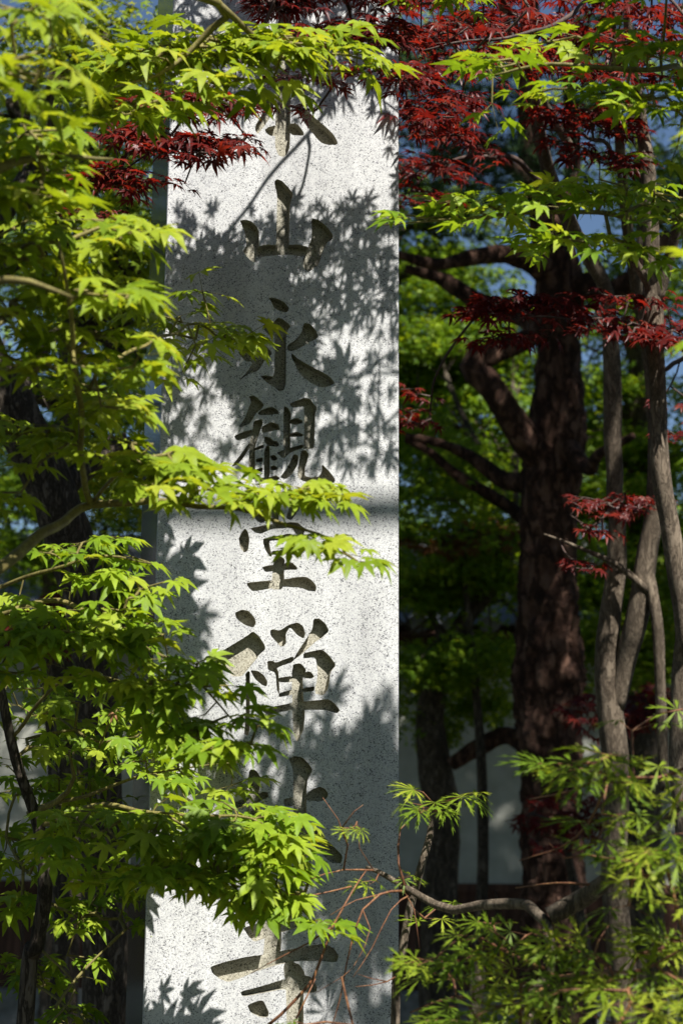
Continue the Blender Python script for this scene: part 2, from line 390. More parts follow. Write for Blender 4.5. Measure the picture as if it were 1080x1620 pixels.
def build_pillar():
    root = empty('stone_pillar', PA + tv * PW / 2 - nv * PD / 2)
    tag(root, 'tall square granite pillar with large carved characters down its face', 'pillar')
    # the two long arrises are worn and chipped: the face stops a little short of the side
    nz = int(PTOP / .008); zs = [PTOP * i / nz for i in range(nz + 1)]
    def wear(z, k): return .0016 + .0022 * max(0, noise.noise((z * 45, k, 2)) - .15) + .004 * max(0, noise.noise((z * 16, k, 7)) - .42)
    er = [Vector((PW - wear(z, 3), z)) for z in zs]; el = [Vector((wear(z, 8), z)) for z in reversed(zs)]
    verts = er + el
    faces = [list(range(len(verts)))]; owner = [-1]
    for ci, ((ox, oy, s), strokes) in enumerate(CH):
        for st in strokes:
            pl = [Vector(face_uv(ox + x / s, oy + y / s)) for x, y in st]
            # one corner-cutting pass, then short steps with a chiselled wobble
            q = []
            for i in range(len(pl)):
                a, b = pl[i], pl[(i + 1) % len(pl)]
                q += [a.lerp(b, .16), a.lerp(b, .84)]
            w = []
            for i in range(len(q)):
                a, b = q[i], q[(i + 1) % len(q)]
                kk = max(1, int((b - a).length / .004))
                for j in range(kk):
                    p = a.lerp(b, j / kk)
                    w.append(p + Vector((noise.noise((p.x * 220, p.y * 220, 3)), noise.noise((p.x * 220, p.y * 220, 9)))) * .0007)
            ar = sum(w[i].x * w[(i + 1) % len(w)].y - w[(i + 1) % len(w)].x * w[i].y for i in range(len(w)))
            if ar < 0: w.reverse()
            b0 = len(verts); verts += w
            faces.append(list(range(b0, b0 + len(w)))); owner.append(ci)
    ov, oe, of, _, _, oo = delaunay_2d_cdt(verts, [], faces, 0, 1e-6)
    own = [max([owner[i] for i in ids], default=-1) for ids in oo]
    edge = {}
    for fi, f in enumerate(of):
        for i in range(len(f)):
            a, b = f[i], f[(i + 1) % len(f)]
            edge[(a, b)] = fi
    # shaft: front face with openings, then plain sides and top
    used = {}; V = []; Fc = []; mi = []
    def vid(i):
        if i not in used: used[i] = len(V); V.append(face_pt(ov[i].x, ov[i].y))
        return used[i]
    for fi, f in enumerate(of):
        if own[fi] < 0: Fc.append([vid(i) for i in f]); mi.append(0)
    for E, u in ((er, PW), (el, 0)):
        for q0, q1 in zip(E[:-1], E[1:]):
            b = len(V); V += [face_pt(q0.x, q0.y), face_pt(q1.x, q1.y), face_pt(u, q1.y, .0035), face_pt(u, q0.y, .0035)]
            Fc.append([b, b + 3, b + 2, b + 1]); mi.append(0)
    c = [(0, .0035), (PW, .0035), (PW, PD), (0, PD)]
    b = len(V)
    for z in (0, PTOP):
        for u, d in c: V.append(face_pt(u, z, d))
    top = len(V); V.append(face_pt(PW / 2, PTOP + .12, PD / 2))
    for i, j in ((1, 2), (2, 3), (3, 0)):
        Fc.append([b + i, b + j, b + 4 + j, b + 4 + i]); mi.append(1)
    for i in range(4): Fc.append([b + 4 + i, b + 4 + (i + 1) % 4, top]); mi.append(0)
    link_mesh('shaft', mesh_np('shaft', V, Fc, [M_GRAN, M_GRANP], midx=mi), root)
    for ci in range(len(CH)):
        V = []; Fc = []; fl = {}; tp = {}; mi = []
        def f_id(i):
            if i not in fl:
                p = ov[i]; fl[i] = len(V)
                V.append(face_pt(p.x, p.y, CARVE + .002 * noise.noise((p.x * 60, p.y * 60, ci))))
            return fl[i]
        def t_id(i):
            if i not in tp: tp[i] = len(V); V.append(face_pt(ov[i].x, ov[i].y, 0))
            return tp[i]
        for fi, f in enumerate(of):
            if own[fi] != ci: continue
            Fc.append([f_id(i) for i in f])
            for i in range(len(f)):
                a, bb = f[i], f[(i + 1) % len(f)]
                o = edge.get((bb, a))
                if o is None or own[o] < 0:
                    Fc.append([t_id(bb), t_id(a), f_id(a), f_id(bb)][::-1])
        o = link_mesh('carved_character', mesh_np('carved_character', V, Fc, M_CARVE), root)
    # stepped plinth
    Mx = Matrix(((tv.x, -nv.x, 0, PA.x), (tv.y, -nv.y, 0, PA.y), (0, 0, 1, 0), (0, 0, 0, 1)))
    MB().box((PW / 2, PD / 2, .16), (.42, .37, .19), Mx).obj('plinth', M_GRAVEL, root)
build_pillar()

# ------------------------------------------------------------------ leaves
def leaf_mesh_data(lobes, width, valley, curl, fold, seed):
    """lobes: [(angle deg, length)], returns verts (n,3), tris (m,3); base at origin, main lobe +Y"""
    r = random.Random(seed)
    V = [(0, 0, 0)]; T = []
    lob = [(math.radians(a + r.uniform(-5, 5)), l * r.uniform(.9, 1.1)) for a, l in lobes]
    def pt(a, d, z=0.0):
        return (math.sin(a) * d, math.cos(a) * d, z - curl * d * d)
    vals = []
    for i in range(len(lob) + 1):
        if i == 0: a, l = lob[0][0] - .35, lob[0][1]; d = valley * l * .55
        elif i == len(lob): a, l = lob[-1][0] + .35, lob[-1][1]; d = valley * l * .55
        else:
            a = (lob[i - 1][0] + lob[i][0]) / 2; d = valley * min(1, (lob[i - 1][1] + lob[i][1]) / 1.7)
        vals.append(len(V)); V.append(pt(a, d, fold * .5))
    for i, (a, l) in enumerate(lob):
        dr = r.uniform(-.5, 1) * curl * .8
        w = width * l
        mpos = .56 * l
        mi = len(V); V.append(pt(a, mpos, -fold * .7 - dr * mpos ** 2))
        bend = a + r.uniform(-.08, .08)
        ti = len(V); V.append(pt(bend, l, -dr * l * l - r.uniform(0, .12) * l))
        sl_ = len(V); x, y, z = pt(a, mpos * 1.0, fold - dr * mpos ** 2); V.append((x - math.cos(a) * w, y + math.sin(a) * w, z))
        sr_ = len(V); V.append((x + math.cos(a) * w, y - math.sin(a) * w, z))
        vl, vr = vals[i], vals[i + 1]
        T += [(0, mi, vl), (vl, mi, sl_), (sl_, mi, ti), (mi, sr_, ti), (mi, vr, sr_), (mi, 0, vr)]
    return np.array(V, float), np.array(T, int)
MAPLE = [(-122, .36), (-80, .70), (-40, .93), (0, 1.0), (40, .93), (80, .70), (122, .36)]
LV_MAPLE = [leaf_mesh_data(MAPLE, .145, .34, .17 + .08 * (i % 3), .035 + .012 * (i % 2), i) for i in range(7)]
LV_RED = [leaf_mesh_data(MAPLE, .11, .27, .16 + .10 * (i % 3), .04, 20 + i) for i in range(6)]
def lace_data(seed):
    r = random.Random(seed); V = []; T = []
    for a, l in [(-112, .5), (-74, .8), (-37, 1.0), (0, 1.1), (37, 1.0), (74, .8), (112, .5)]:
        a = math.radians(a + r.uniform(-6, 6)); l *= r.uniform(.88, 1.12); s, c = math.sin(a), math.cos(a)
        def q(d, w): return (s * d + c * w, c * d - s * w, -.26 * d * d + abs(w) * .3)
        b = len(V); V += [(0, 0, 0), q(.5 * l, .055), q(.5 * l, -.055), q(l, 0)]
        T += [(b, b + 1, b + 2), (b + 2, b + 1, b + 3)]
        for d in (.42, .62):
            for sg in (-1, 1):
                b = len(V); V += [q(d * l, sg * .02), q((d + .13) * l, sg * .02), q((d + .27) * l, sg * .10)]
                T += [(b, b + 1, b + 2)] if sg < 0 else [(b, b + 2, b + 1)]
    return np.array(V, float), np.array(T, int)
LV_LACE = [lace_data(40 + i) for i in range(5)]
def star_data(seed):
    r = random.Random(seed); V = [(0, .1, 0.05)]; T = []
    an = [-112, -80, -60, -38, -20, 0, 20, 38, 60, 80, 112]; ln = [.5, .3, .85, .36, .95, .42, 1, .36, .85, .3, .5]
    an = [-105, -78, -52, -26, 0, 26, 52, 78, 105]; ln = [.6, .3, .9, .36, 1, .36, .9, .3, .6]
    for a, l in zip(an, ln):
        a = math.radians(a + r.uniform(-4, 4)); V.append((math.sin(a) * l, math.cos(a) * l, -.25 * l * l * r.uniform(.5, 1.4)))
    for i in range(1, len(V) - 1): T.append((0, i + 1, i))
    return np.array(V, float), np.array(T, int)
LV_STAR = [star_data(60 + i) for i in range(5)]

def leaf_basis(pos, out, size, tilt_sun=.8, jit=.34):
    """matrix for a leaf at pos whose main lobe points roughly to out and droops"""
    nrm = SUN * tilt_sun + Vector((0, 0, .55)) + Vector(rng.normal(0, jit, 3))
    nrm.normalize()
    y = out - nrm * out.dot(nrm)
    if y.length < 1e-4: y = nrm.orthogonal()
    y.normalize()
    x = y.cross(nrm)
    m = Matrix.Identity(4)
    for j in range(3):
        m[j][0] = x[j] * size; m[j][1] = y[j] * size; m[j][2] = nrm[j] * size; m[j][3] = pos[j]
    return m
def bulk_leaves(name, mats, variants, mat, parent):
    if not len(mats): return None
    Ms = np.array([np.array(a) for a in mats]) if not isinstance(mats, np.ndarray) else mats
    Vs, Ts, At = [], [], []; off = 0
    pick = rng.integers(0, len(variants), len(Ms))
    for vi, (v, t) in enumerate(variants):
        S = Ms[pick == vi]
        if not len(S): continue
        W_ = np.einsum('nij,kj->nki', S[:, :3, :3], v) + S[:, None, :3, 3]
        Vs.append(W_.reshape(-1, 3))
        Ts.append((t[None] + (off + np.arange(len(S)) * len(v))[:, None, None]).reshape(-1, 3)); off += len(S) * len(v)
        At.append(np.repeat(rng.random(len(S)), len(v)))
    o = link_mesh(name, mesh_np(name, np.concatenate(Vs), np.concatenate(Ts), mat, attr=np.concatenate(At)), parent)
    tag(o, kind='stuff')
    return o

def in_poly(poly, x, y):
    c = False; j = len(poly) - 1
    for i in range(len(poly)):
        xi, yi = poly[i]; xj, yj = poly[j]
        if (yi > y) != (yj > y) and x < (xj - xi) * (y - yi) / (yj - yi) + xi: c = not c
        j = i
    return c
def sample_poly(poly, n):
    xs = [p[0] for p in poly]; ys = [p[1] for p in poly]; out = []
    while len(out) < n:
        x, y = random.uniform(min(xs), max(xs)), random.uniform(min(ys), max(ys))
        if in_poly(poly, x, y): out.append((x, y))
    return out

class Tree:
    def __init__(s, name, label, cat, base, bark, twig, variants, leafmat, group=None, dens=(1.7, 1.15), bias=(0, -.15, 0)):
        s.root = empty(name, base); tag(s.root, label, cat, group)
        s.bark, s.twig, s.variants, s.leafmat = bark, twig, variants, leafmat
        s.nodes = []; s.par = []; s.bough = []; s.fixed = []; s.count = []
        s.mains = []; s.leaves = []; s.targets = []; s.base = Vector(base)
        s.kn, s.ks = dens; s.bias = Vector(bias)
    def trunk(s, pts, rad, name='trunk', sides=14, step=.03, rough=.10, attach=False, freq=14, ridge=False, wig=0):
        p, r = catmull(pts, rad, step)
        V, Fc = [], []
        if wig: p = [q + Vector((noise.noise(q * 3.1), noise.noise(q * 3.1 + Vector((5, 5, 5))), 0)) * wig + Vector((noise.noise(q * 11), 0, 0)) * wig * .3 for q in p]; r = [q * (1 + .18 * noise.noise(Vector((q, k_ * .11, 3)))) for k_, q in enumerate(r)]
        if ridge: tube(V, Fc, p, r, sides, True, lambda v: .10 * noise.noise(v * 5) + rough * (.5 - 1.6 * abs(noise.noise(Vector((v.x * freq, v.y * freq, v.z * freq * .4)))) + .4 * noise.noise(v * 45)))
        else: tube(V, Fc, p, r, sides, True, lambda v: rough * (noise.noise(Vector((v.x * freq, v.y * freq, v.z * freq * .35))) + .5 * noise.noise(Vector((v.x * freq * 3, v.y * freq * 3, v.z * freq)))))
        o = link_mesh(name, mesh_np(name, V, Fc, s.bark, True), s.root)
        if attach:
            s._add_main(p, r, None)
        return o
    def _add_main(s, p, r, mesh):
        bi = len(s.mains); s.mains.append((p, r, mesh))
        prev = -1
        for q, rr in zip(p, r):
            s.nodes.append(q); s.par.append(-1); s.bough.append(bi); s.fixed.append(True); s.count.append(0)
    def branch(s, pts, rad, mat=None):
        p, r = catmull(pts, rad, .025)
        p = [q + Vector((noise.noise(q * 9), noise.noise(q * 9 + Vector((7, 0, 0))), noise.noise(q * 9 + Vector((0, 7, 0))))) * min(.014, .004 + 2.2 * rr) for q, rr in zip(p, r)]
        s._add_main(p, r, mat or s.twig)
    def cluster(s, poly, d0, d1, n, size, spread=.03, per=(2, 3)):
        """n leaves in an image region between two depths, grown on shoots"""
        ylo, yhi = min(q[1] for q in poly), max(q[1] for q in poly)
        pts = []
        k = 0; n *= s.kn; size *= s.ks
        while k < n:
            (x, y), = sample_poly(poly, 1)
            f_ = (y - ylo) / max(1, yhi - ylo); f_ = .68 * f_ + .32 * random.random()
            d = d1 + (d0 - d1) * f_; sp = .085 * F / d
            yl = (y + 22 * math.sin(x * .012 + d0 * 9)) / sp
            y += (round(yl) - yl) * sp * .55
            c = P(x, y, d); m = random.randint(*per)
            pts.append((c, m, size)); k += m
        s.targets += pts
    def shadow_cluster(s, poly, t0, t1, n, size):
        """foliage standing up-sun of a patch of the pillar"""
        for x, y in sample_poly(poly, max(1, n // 2)):
            s.targets.append((on_pillar(x, y) + SUN * random.uniform(t0, t1), 2, size))
    def grow(s):
        N_ = np.array([list(v) for v in s.nodes]); 
        cap = len(s.nodes) + len(s.targets) * 8
        arr = np.zeros((cap, 3)); arr[:len(N_)] = N_; cnt = len(N_)
        T = np.array([list(t[0]) for t in s.targets])
        best = np.full(len(T), 1e9); bi = np.zeros(len(T), int)
        for i in range(len(T)):
            d = ((arr[:cnt] - T[i]) ** 2).sum(1); bi[i] = d.argmin(); best[i] = d[bi[i]]
        done = np.zeros(len(T), bool)
        for _ in range(len(T)):
            i = int(np.where(done, 1e9, best).argmin()); done[i] = True
            a = int(bi[i]); tgt = s.targets[i][0]; src = Vector(arr[a]); L = (tgt - src).length
            k = max(1, min(6, int(L / .035)))
            prev = a; new = []
            sag = Vector(rng.normal(0, .10, 3)) * L + Vector((0, 0, .05 * L))
            for j in range(1, k + 1):
                t = j / k
                q = src.lerp(tgt, t) + sag * (4 * t * (1 - t)) * .6
                s.nodes.append(q); s.par.append(prev); s.bough.append(s.bough[a]); s.fixed.append(False); s.count.append(0)
                arr[cnt] = q; new.append(cnt); prev = cnt; cnt += 1
            b = new[-1]
            while b >= 0 and not s.fixed[b]: s.count[b] += 1; b = s.par[b]
            rem = np.where(~done)[0]
            if len(rem):
                for nn in new:
                    d = ((T[rem] - arr[nn]) ** 2).sum(1); better = d < best[rem]
                    best[rem[better]] = d[better]; bi[rem[better]] = nn
            # leaves on this shoot tip
            c, m, size = s.targets[i]
            dirn = (tgt - Vector(arr[s.par[new[-1]]])); dirn.z *= .4
            if dirn.length < 1e-4: dirn = Vector((0, -1, 0))
            dirn.normalize(); side = dirn.cross(Vector((0, 0, 1)))
            if side.length < 1e-3: side = Vector((1, 0, 0))
            side.normalize()
            for j in range(m):
                ang = {1: [0], 2: [-.9, .9], 3: [-1.0, 0.05, 1.0], 4: [-1.2, -.4, .4, 1.2]}[m][j] + random.uniform(-.35, .35)
                o = dirn * math.cos(ang) + side * math.sin(ang)
                pl = size * random.uniform(.45, .95)
                lb = tgt + o * pl + Vector((0, 0, random.uniform(-.2, .1) * pl))
                outd = o * .75 + Vector((0, 0, -random.uniform(.35, 1.0))) + s.bias
                sz = size * random.choice((random.uniform(.55, .85), random.uniform(.8, 1.2), random.uniform(.85, 1.15)))
                s.leaves.append(leaf_basis(lb, outd, sz)); s.petioles.append((b_(s, new[-1]), tgt, lb))
    def finish(s, nleaf=300, twig_r=.0011, pet=None, leafname='leaf'):
        s.petioles = []
        s.grow()
        kids = {}
        for i in range(len(s.nodes)):
            if not s.fixed[i]: kids.setdefault(s.bough[i], []).append(i)
        pets = {}
        for bg_, a, b in s.petioles: pets.setdefault(bg_, []).append((a, b))
        bobj = {}
        for bi, (p, r, mt) in enumerate(s.mains):
            V, Fc, mi = [], [], []
            if mt is not None:
                tube(V, Fc, p, r, 7 if r[0] > .006 else 6); mi += [0] * len(Fc)
            for i in kids.get(bi, []):
                a, b = s.nodes[s.par[i]], s.nodes[i]
                rb_ = twig_r * (1 + .55 * math.sqrt(s.count[i]))
                ra_ = twig_r * (1 + .55 * math.sqrt(max(s.count[s.par[i]], s.count[i]))) if not s.fixed[s.par[i]] else rb_
                n0 = len(Fc); 
                if (b - a).length > 1e-5: tube(V, Fc, [a, b], [min(ra_, .0038), min(rb_, .0038)], 4, False); mi += [1] * (len(Fc) - n0)
            for a, b in pets.get(bi, []):
                n0 = len(Fc)
                if (b - a).length > 1e-5: tube(V, Fc, [a, b], [.0007, .0005], 3, False); mi += [1] * (len(Fc) - n0)
            if Fc:
                o = link_mesh('branch' if mt is not None else 'twigs', mesh_np('branch', V, Fc, [mt or s.twig, s.twig], True, midx=mi), s.root)
                if mt is None: tag(o, kind='stuff')
                else: bobj[bi] = o
        Ms = np.array([np.array(a) for a in s.leaves])
        if not len(Ms): return
        x, y, d = proj(Ms[:, :3, 3]); size = np.linalg.norm(Ms[:, :3, 1], axis=1) / np.maximum(d, .1)
        vis = (x > -10) & (x < 1090) & (y > -10) & (y < 1630) & (d > .3)
        order = np.argsort(-(size * vis)); top = [i for i in order[:nleaf] if vis[i]]
        meshes = []
        for v, t in s.variants: meshes.append(mesh_np(leafname, v, t, s.leafmat))
        for i in top:
            o = bpy.data.objects.new(leafname, meshes[random.randrange(len(meshes))]); COL.objects.link(o)
            br = bobj.get(s.petioles[i][0])       # a leaf belongs to its branch; the branch stands untransformed in the world
            o.parent = br or s.root; o.matrix_parent_inverse = Matrix.Identity(4) if br else Matrix.Translation(-s.base); o.matrix_basis = Matrix(Ms[i].tolist())
        rest = np.ones(len(Ms), bool); rest[top] = False
        bulk_leaves('foliage', Ms[rest], s.variants, s.leafmat, s.root)
def b_(s, i): return s.bough[i]
def ground_of(p): return Vector((p.x, p.y, 0))

# ---- spring-green maple arching in from beside the pillar (upper left, nearest)
b0 = P(-330, 900, 2.25); 
t = Tree('maple_tree', 'maple with bright spring-green leaves arching on a yellow-green bough over the pillar edge', 'maple tree', ground_of(b0), M_DBARK, M_TWIG, LV_MAPLE, M_GREENY, dens=(1.3, 1.36), bias=(.3, -.25, 0))
t.trunk([ground_of(b0) - Vector((0, 0, .1)), P(-345, 1400, 2.25), P(-330, 900, 2.25), P(-250, 300, 2.1), P(-200, -200, 2.1)], [.06, .05, .042, .034, .02])
t.branch([P(-330, 980, 2.25), P(-120, 945, 2.2), P(0, 895, 2.25), P(90, 830, 2.4), P(150, 800, 2.5), P(260, 803, 2.46), P(380, 810, 2.42), P(480, 838, 2.40), P(560, 868, 2.38)], [.013, .011, .0095, .008, .007, .005, .0035, .0025, .0012])
t.branch([P(150, 800, 2.5), P(135, 720, 2.35), P(122, 600, 2.2), P(112, 480, 2.1), P(95, 380, 2.05)], [.006, .005, .0045, .0035, .002])
t.branch([P(150, 800, 2.5), P(185, 760, 2.45), P(240, 700, 2.4)], [.004, .003, .0015])
t.branch([P(-260, 360, 2.1), P(-60, 300, 2.05), P(60, 255, 2.1), P(180, 250, 2.15)], [.012, .009, .005, .002])
t.branch([P(-240, 60, 2.1), P(-80, 90, 1.95), P(30, 90, 1.95), P(90, 70, 1.95)], [.012, .008, .004, .002])
t.branch([P(-220, -100, 2.1), P(60, -60, 2.3), P(345, 0, 2.55), P(330, 45, 2.58), P(310, 70, 2.6), P(250, 115, 2.55), P(180, 140, 2.5)], [.014, .011, .007, .006, .005, .003, .002])
t.branch([P(345, 0, 2.55), P(400, 60, 2.62), P(470, 100, 2.65), P(560, 115, 2.68)], [.006, .005, .003, .0015])
t.branch([P(122, 600, 2.2), P(200, 560, 2.5), P(300, 515, 2.85), P(370, 520, 2.95)], [.004, .0035, .0025, .0015])
t.branch([P(-270, 500, 2.1), P(-100, 450, 1.95), P(20, 440, 1.9), P(120, 470, 1.9)], [.012, .009, .005, .002])
t.cluster([(-20,-20),(90,-20),(115,50),(100,110),(60,180),(-20,200)], 1.8, 2.05, 34, .040)
t.cluster([(100,130),(170,80),(260,50),(330,30),(420,45),(520,50),(575,70),(580,100),(540,118),(470,112),(400,118),(350,130),(280,155),(200,190),(140,160)], 2.45, 2.75, 170, .042)
t.cluster([(-20,180),(100,195),(130,250),(150,300),(120,340),(60,320),(-20,330)], 2.0, 2.25, 56, .038)
t.cluster([(-20,330),(80,320),(215,360),(225,400),(205,470),(150,440),(-20,420)], 2.0, 2.4, 72, .038)
t.cluster([(-20,420),(100,420),(200,480),(240,540),(245,600),(200,640),(100,600),(-20,620)], 2.05, 2.35, 90, .038)
t.cluster([(60,600),(150,570),(230,640),(290,700),(310,760),(230,770),(160,740),(90,700)], 2.2, 2.5, 70, .038)
t.cluster([(240,460),(300,470),(380,490),(415,525),(370,560),(330,560),(300,590),(270,560),(240,520)], 2.8, 3.0, 36, .037)
t.cluster([(190,785),(260,760),(350,745),(440,760),(530,770),(545,790),(520,815),(590,880),(560,890),(500,870),(470,830),(400,810),(300,790)], 2.3, 2.45, 70, .032)
t.cluster([(-20,640),(40,650),(90,700),(80,760),(-20,780)], 2.3, 2.5, 24, .030)
t.finish()

# ---- maple low on the left, slender dark stem
b0 = P(40, 1620, 2.95)
t = Tree('maple_tree', 'slender-stemmed maple with broad drooping green sprays across the foot of the pillar', 'maple tree', ground_of(b0), M_DBARK, M_TWIG, LV_MAPLE, M_GREEN, dens=(1.45, 1.3), bias=(.4, -.25, 0))
t.trunk([ground_of(b0) - Vector((0, 0, .1)), b0, P(58, 1500, 2.95), P(72, 1400, 2.95), P(62, 1310, 2.95), P(25, 1200, 2.95), P(0, 1080, 2.95), P(-30, 900, 2.9)], [.024, .0165, .0145, .0135, .012, .010, .008, .005], attach=True, sides=10)
t.branch([P(45, 1290, 2.95), P(90, 1266, 2.95), P(112, 1225, 2.92), P(105, 1190, 2.9)], [.008, .006, .004, .002])
t.branch([P(-60, 985, 2.7), P(20, 965, 2.68), P(90, 955, 2.7), P(180, 985, 2.64), P(250, 1030, 2.6), P(320, 1085, 2.56), P(380, 1150, 2.52)], [.006, .005, .0045, .004, .003, .002, .0012])
t.branch([P(-10, 930, 2.8), P(80, 900, 2.72), P(160, 880, 2.7), P(240, 890, 2.75)], [.004, .0035, .0025, .0012])
t.branch([P(15, 1170, 2.95), P(100, 1080, 2.85), P(180, 1070, 2.85), P(250, 1100, 2.9)], [.004, .003, .0025, .0015])
t.branch([P(90, 1266, 2.95), P(180, 1240, 2.92), P(260, 1218, 2.95), P(380, 1205, 2.98)], [.004, .003, .002, .001])
t.branch([P(62, 1310, 2.95), P(130, 1275, 2.88), P(220, 1280, 2.8), P(320, 1290, 2.76), P(420, 1310, 2.74), P(490, 1390, 2.7)], [.006, .005, .004, .003, .002, .001])
t.branch([P(60, 1500, 2.95), P(120, 1570, 2.9), P(60, 1640, 2.85)], [.003, .002, .002])
t.branch([P(85, 1600, 2.9), P(130, 1540, 2.95), P(170, 1500, 3.0)], [.0035, .003, .0015])
t.cluster([(60,885),(130,855),(230,870),(275,920),(250,930),(200,960),(110,930)], 2.6, 2.8, 40, .035)
t.cluster([(-20,940),(50,930),(60,960),(-20,980)], 2.6, 2.8, 8, .035)
t.cluster([(90,960),(170,940),(250,1000),(290,1040),(330,1030),(380,1100),(420,1150),(390,1200),(330,1200),(260,1130),(180,1080),(100,1040),(0,1080),(-20,1010)], 2.44, 2.66, 165, .036)
t.cluster([(-20,1080),(200,1080),(280,1160),(300,1230),(200,1200),(100,1150),(40,1200),(-20,1180)], 2.85, 3.1, 60, .034)
t.cluster([(70,1380),(110,1300),(120,1260),(200,1270),(300,1290),(350,1265),(410,1260),(480,1300),(470,1370),(510,1440),(500,1465),(450,1440),(400,1440),(330,1400),(250,1385),(180,1375),(100,1390)], 2.58, 2.82, 200, .040)
t.cluster([(-20,1330),(60,1300),(60,1420),(-20,1450)], 3.0, 3.2, 14, .034)
t.cluster([(60,1420),(200,1400),(200,1480),(150,1540),(60,1500)], 2.95, 3.15, 26, .034)
t.cluster([(-20,1500),(60,1490),(80,1560),(60,1600),(-20,1560)], 3.2, 3.4, 22, .033)
t.cluster([(60,1590),(190,1590),(190,1650),(60,1650)], 3.0, 3.2, 14, .034)
t.cluster([(250,1150),(420,1190),(420,1230),(330,1250),(240,1240)], 3.0, 3.1, 26, .034)
t.cluster([(-20,1080),(140,1090),(150,1350),(-20,1400)], 3.2, 3.7, 60, .034)
t.cluster([(100,1130),(230,1150),(225,1330),(110,1330)], 3.2, 3.6, 26, .034)
t.cluster([(-20,1190),(90,1200),(120,1280),(-20,1290)], 3.0, 3.3, 18, .033)
t.finish()
# a withered leaf caught on the twigs
v, tt = LV_MAPLE[2]; v = v.copy(); v[:, 2] -= .9 * (v[:, 0] ** 2) * 1.2; v[:, 0] *= .5
o = link_mesh('withered_leaf', mesh_np('withered_leaf', v, tt, M_DRY), t.root); o.matrix_basis = leaf_basis(P(178, 1126, 2.8), Vector((.2, -.3, -1)), .028)
tag(o, 'crumpled brown withered leaf')

# ---- green maple on the right, pale trunk
b0 = P(1085, 1050, 4.2)
t = Tree('maple_tree', 'maple with pale slender trunk spreading green sprays beside the red foliage', 'maple tree', ground_of(b0), M_GBARK, M_TWIG, LV_MAPLE, M_GREEN, dens=(.92, 1.22), bias=(-.4, -.25, 0))
t.trunk([ground_of(b0) - Vector((0, 0, .1)), P(1083, 1200, 4.2), P(1082, 1000, 4.2), P(1075, 930, 4.2), P(1058, 820, 4.2), P(1046, 745, 4.2), P(1040, 600, 4.2), P(1036, 470, 4.2), P(1030, 420, 4.2), P(1023, 260, 4.2), P(1012, 190, 4.2), P(990, 20, 4.1), P(1000, -200, 4.0)],
        [.05, .032, .027, .027, .026, .028, .022, .027, .024, .019, .015, .012, .01], attach=True, wig=.016)
t.trunk([P(1036, 480, 4.2), P(1065, 380, 4.15), P(1090, 250, 4.0), P(1120, 60, 3.6), P(1150, -80, 3.1)], [.02, .014, .013, .011, .009], name='limb', attach=True, sides=10)
t.trunk([P(1036, 470, 4.2), P(1000, 410, 4.15), P(975, 395, 4.1)], [.014, .010, .006], name='limb', sides=10)
t.branch([P(1120, 60, 3.6), P(1130, 80, 2.9), P(1060, 110, 2.6), P(950, 105, 2.55), P(850, 100, 2.55), P(780, 120, 2.55)], [.009, .007, .005, .004, .003, .0012])
t.branch([P(1090, 250, 4.0), P(1110, 330, 3.2), P(1040, 345, 2.75), P(930, 335, 2.6), P(800, 340, 2.6), P(680, 355, 2.65), P(600, 355, 2.7)], [.009, .007, .005, .004, .003, .002, .001])
t.branch([P(1150, -80, 3.1), P(900, -120, 3.0), P(760, -60, 2.95), P(690, -10, 2.92)], [.004, .003, .002, .0012])
t.cluster([(745,105),(800,65),(870,45),(960,60),(1100,30),(1100,230),(1000,190),(960,150),(880,170),(800,140),(760,180)], 2.4, 2.65, 120, .037)
t.cluster([(625,350),(650,320),(700,290),(800,280),(900,270),(1000,260),(1100,280),(1100,400),(980,400),(900,370),(820,390),(740,370),(640,370),(630,365)], 2.45, 2.75, 180, .035)
t.branch([P(1150, -80, 3.1), P(1230, 60, 2.4), P(1300, 300, 1.9), P(1350, 600, 1.7)], [.008, .006, .004, .002])
t.cluster([(1120,100),(1500,50),(1600,500),(1500,1000),(1180,900),(1110,500)], 1.5, 2.1, 110, .036)  # unseen sprays added right of the frame to shade the laceleaf
t.shadow_cluster([(540,1220),(640,1130),(640,1640),(560,1640),(530,1350)], 1.9, 2.4, 150, .045)
t.cluster([(640,-40),(740,-40),(740,5),(690,25),(640,5)], 2.88, 3.0, 14, .042)
t.cluster([(940,-40),(1060,-40),(1050,0),(980,10)], 2.4, 2.6, 14, .037)
t.finish()

# ---- red maple behind, twin grey trunks; its boughs reach out over the pillar
b0 = P(985, 1600, 4.9)
t = Tree('maple_tree', 'dark red-leaved maple with forked grey trunks reaching over the pillar top', 'maple tree', ground_of(b0), M_GBARK, M_RTWIG, LV_RED, M_RED, dens=(2.3, 1.06))
t.trunk([ground_of(b0) - Vector((0, 0, .1)), P(984, 1620, 4.9), P(975, 1450, 4.9), P(968, 1200, 4.9), P(966, 1060, 4.9), P(970, 950, 4.9), P(975, 800, 4.9), P(970, 600, 4.9), P(962, 480, 4.85), P(925, 400, 4.8), P(880, 300, 4.7), P(850, 200, 4.6), P(800, 40, 4.3), P(780, -200, 4.0)],
        [.058, .045, .041, .041, .039, .032, .028, .026, .024, .022, .021, .019, .016, .012], attach=True, wig=.016)
t.trunk([P(972, 1120, 4.9), P(990, 1040, 4.88), P(1006, 980, 4.85), P(1022, 880, 4.85), P(1036, 780, 4.85), P(1030, 600, 4.9), P(1000, 420, 4.8), P(985, 300, 4.6), P(975, 150, 4.3), P(960, -60, 3.9)], [.030, .034, .035, .033, .028, .022, .018, .016, .013, .010], name='limb', attach=True)
t.trunk([P(1050, 1250, 4.8), P(1045, 1120, 4.8), P(1040, 1000, 4.8), P(1030, 930, 4.82), P(1024, 895, 4.85)], [.017, .017, .018, .017, .014], name='limb', sides=10)
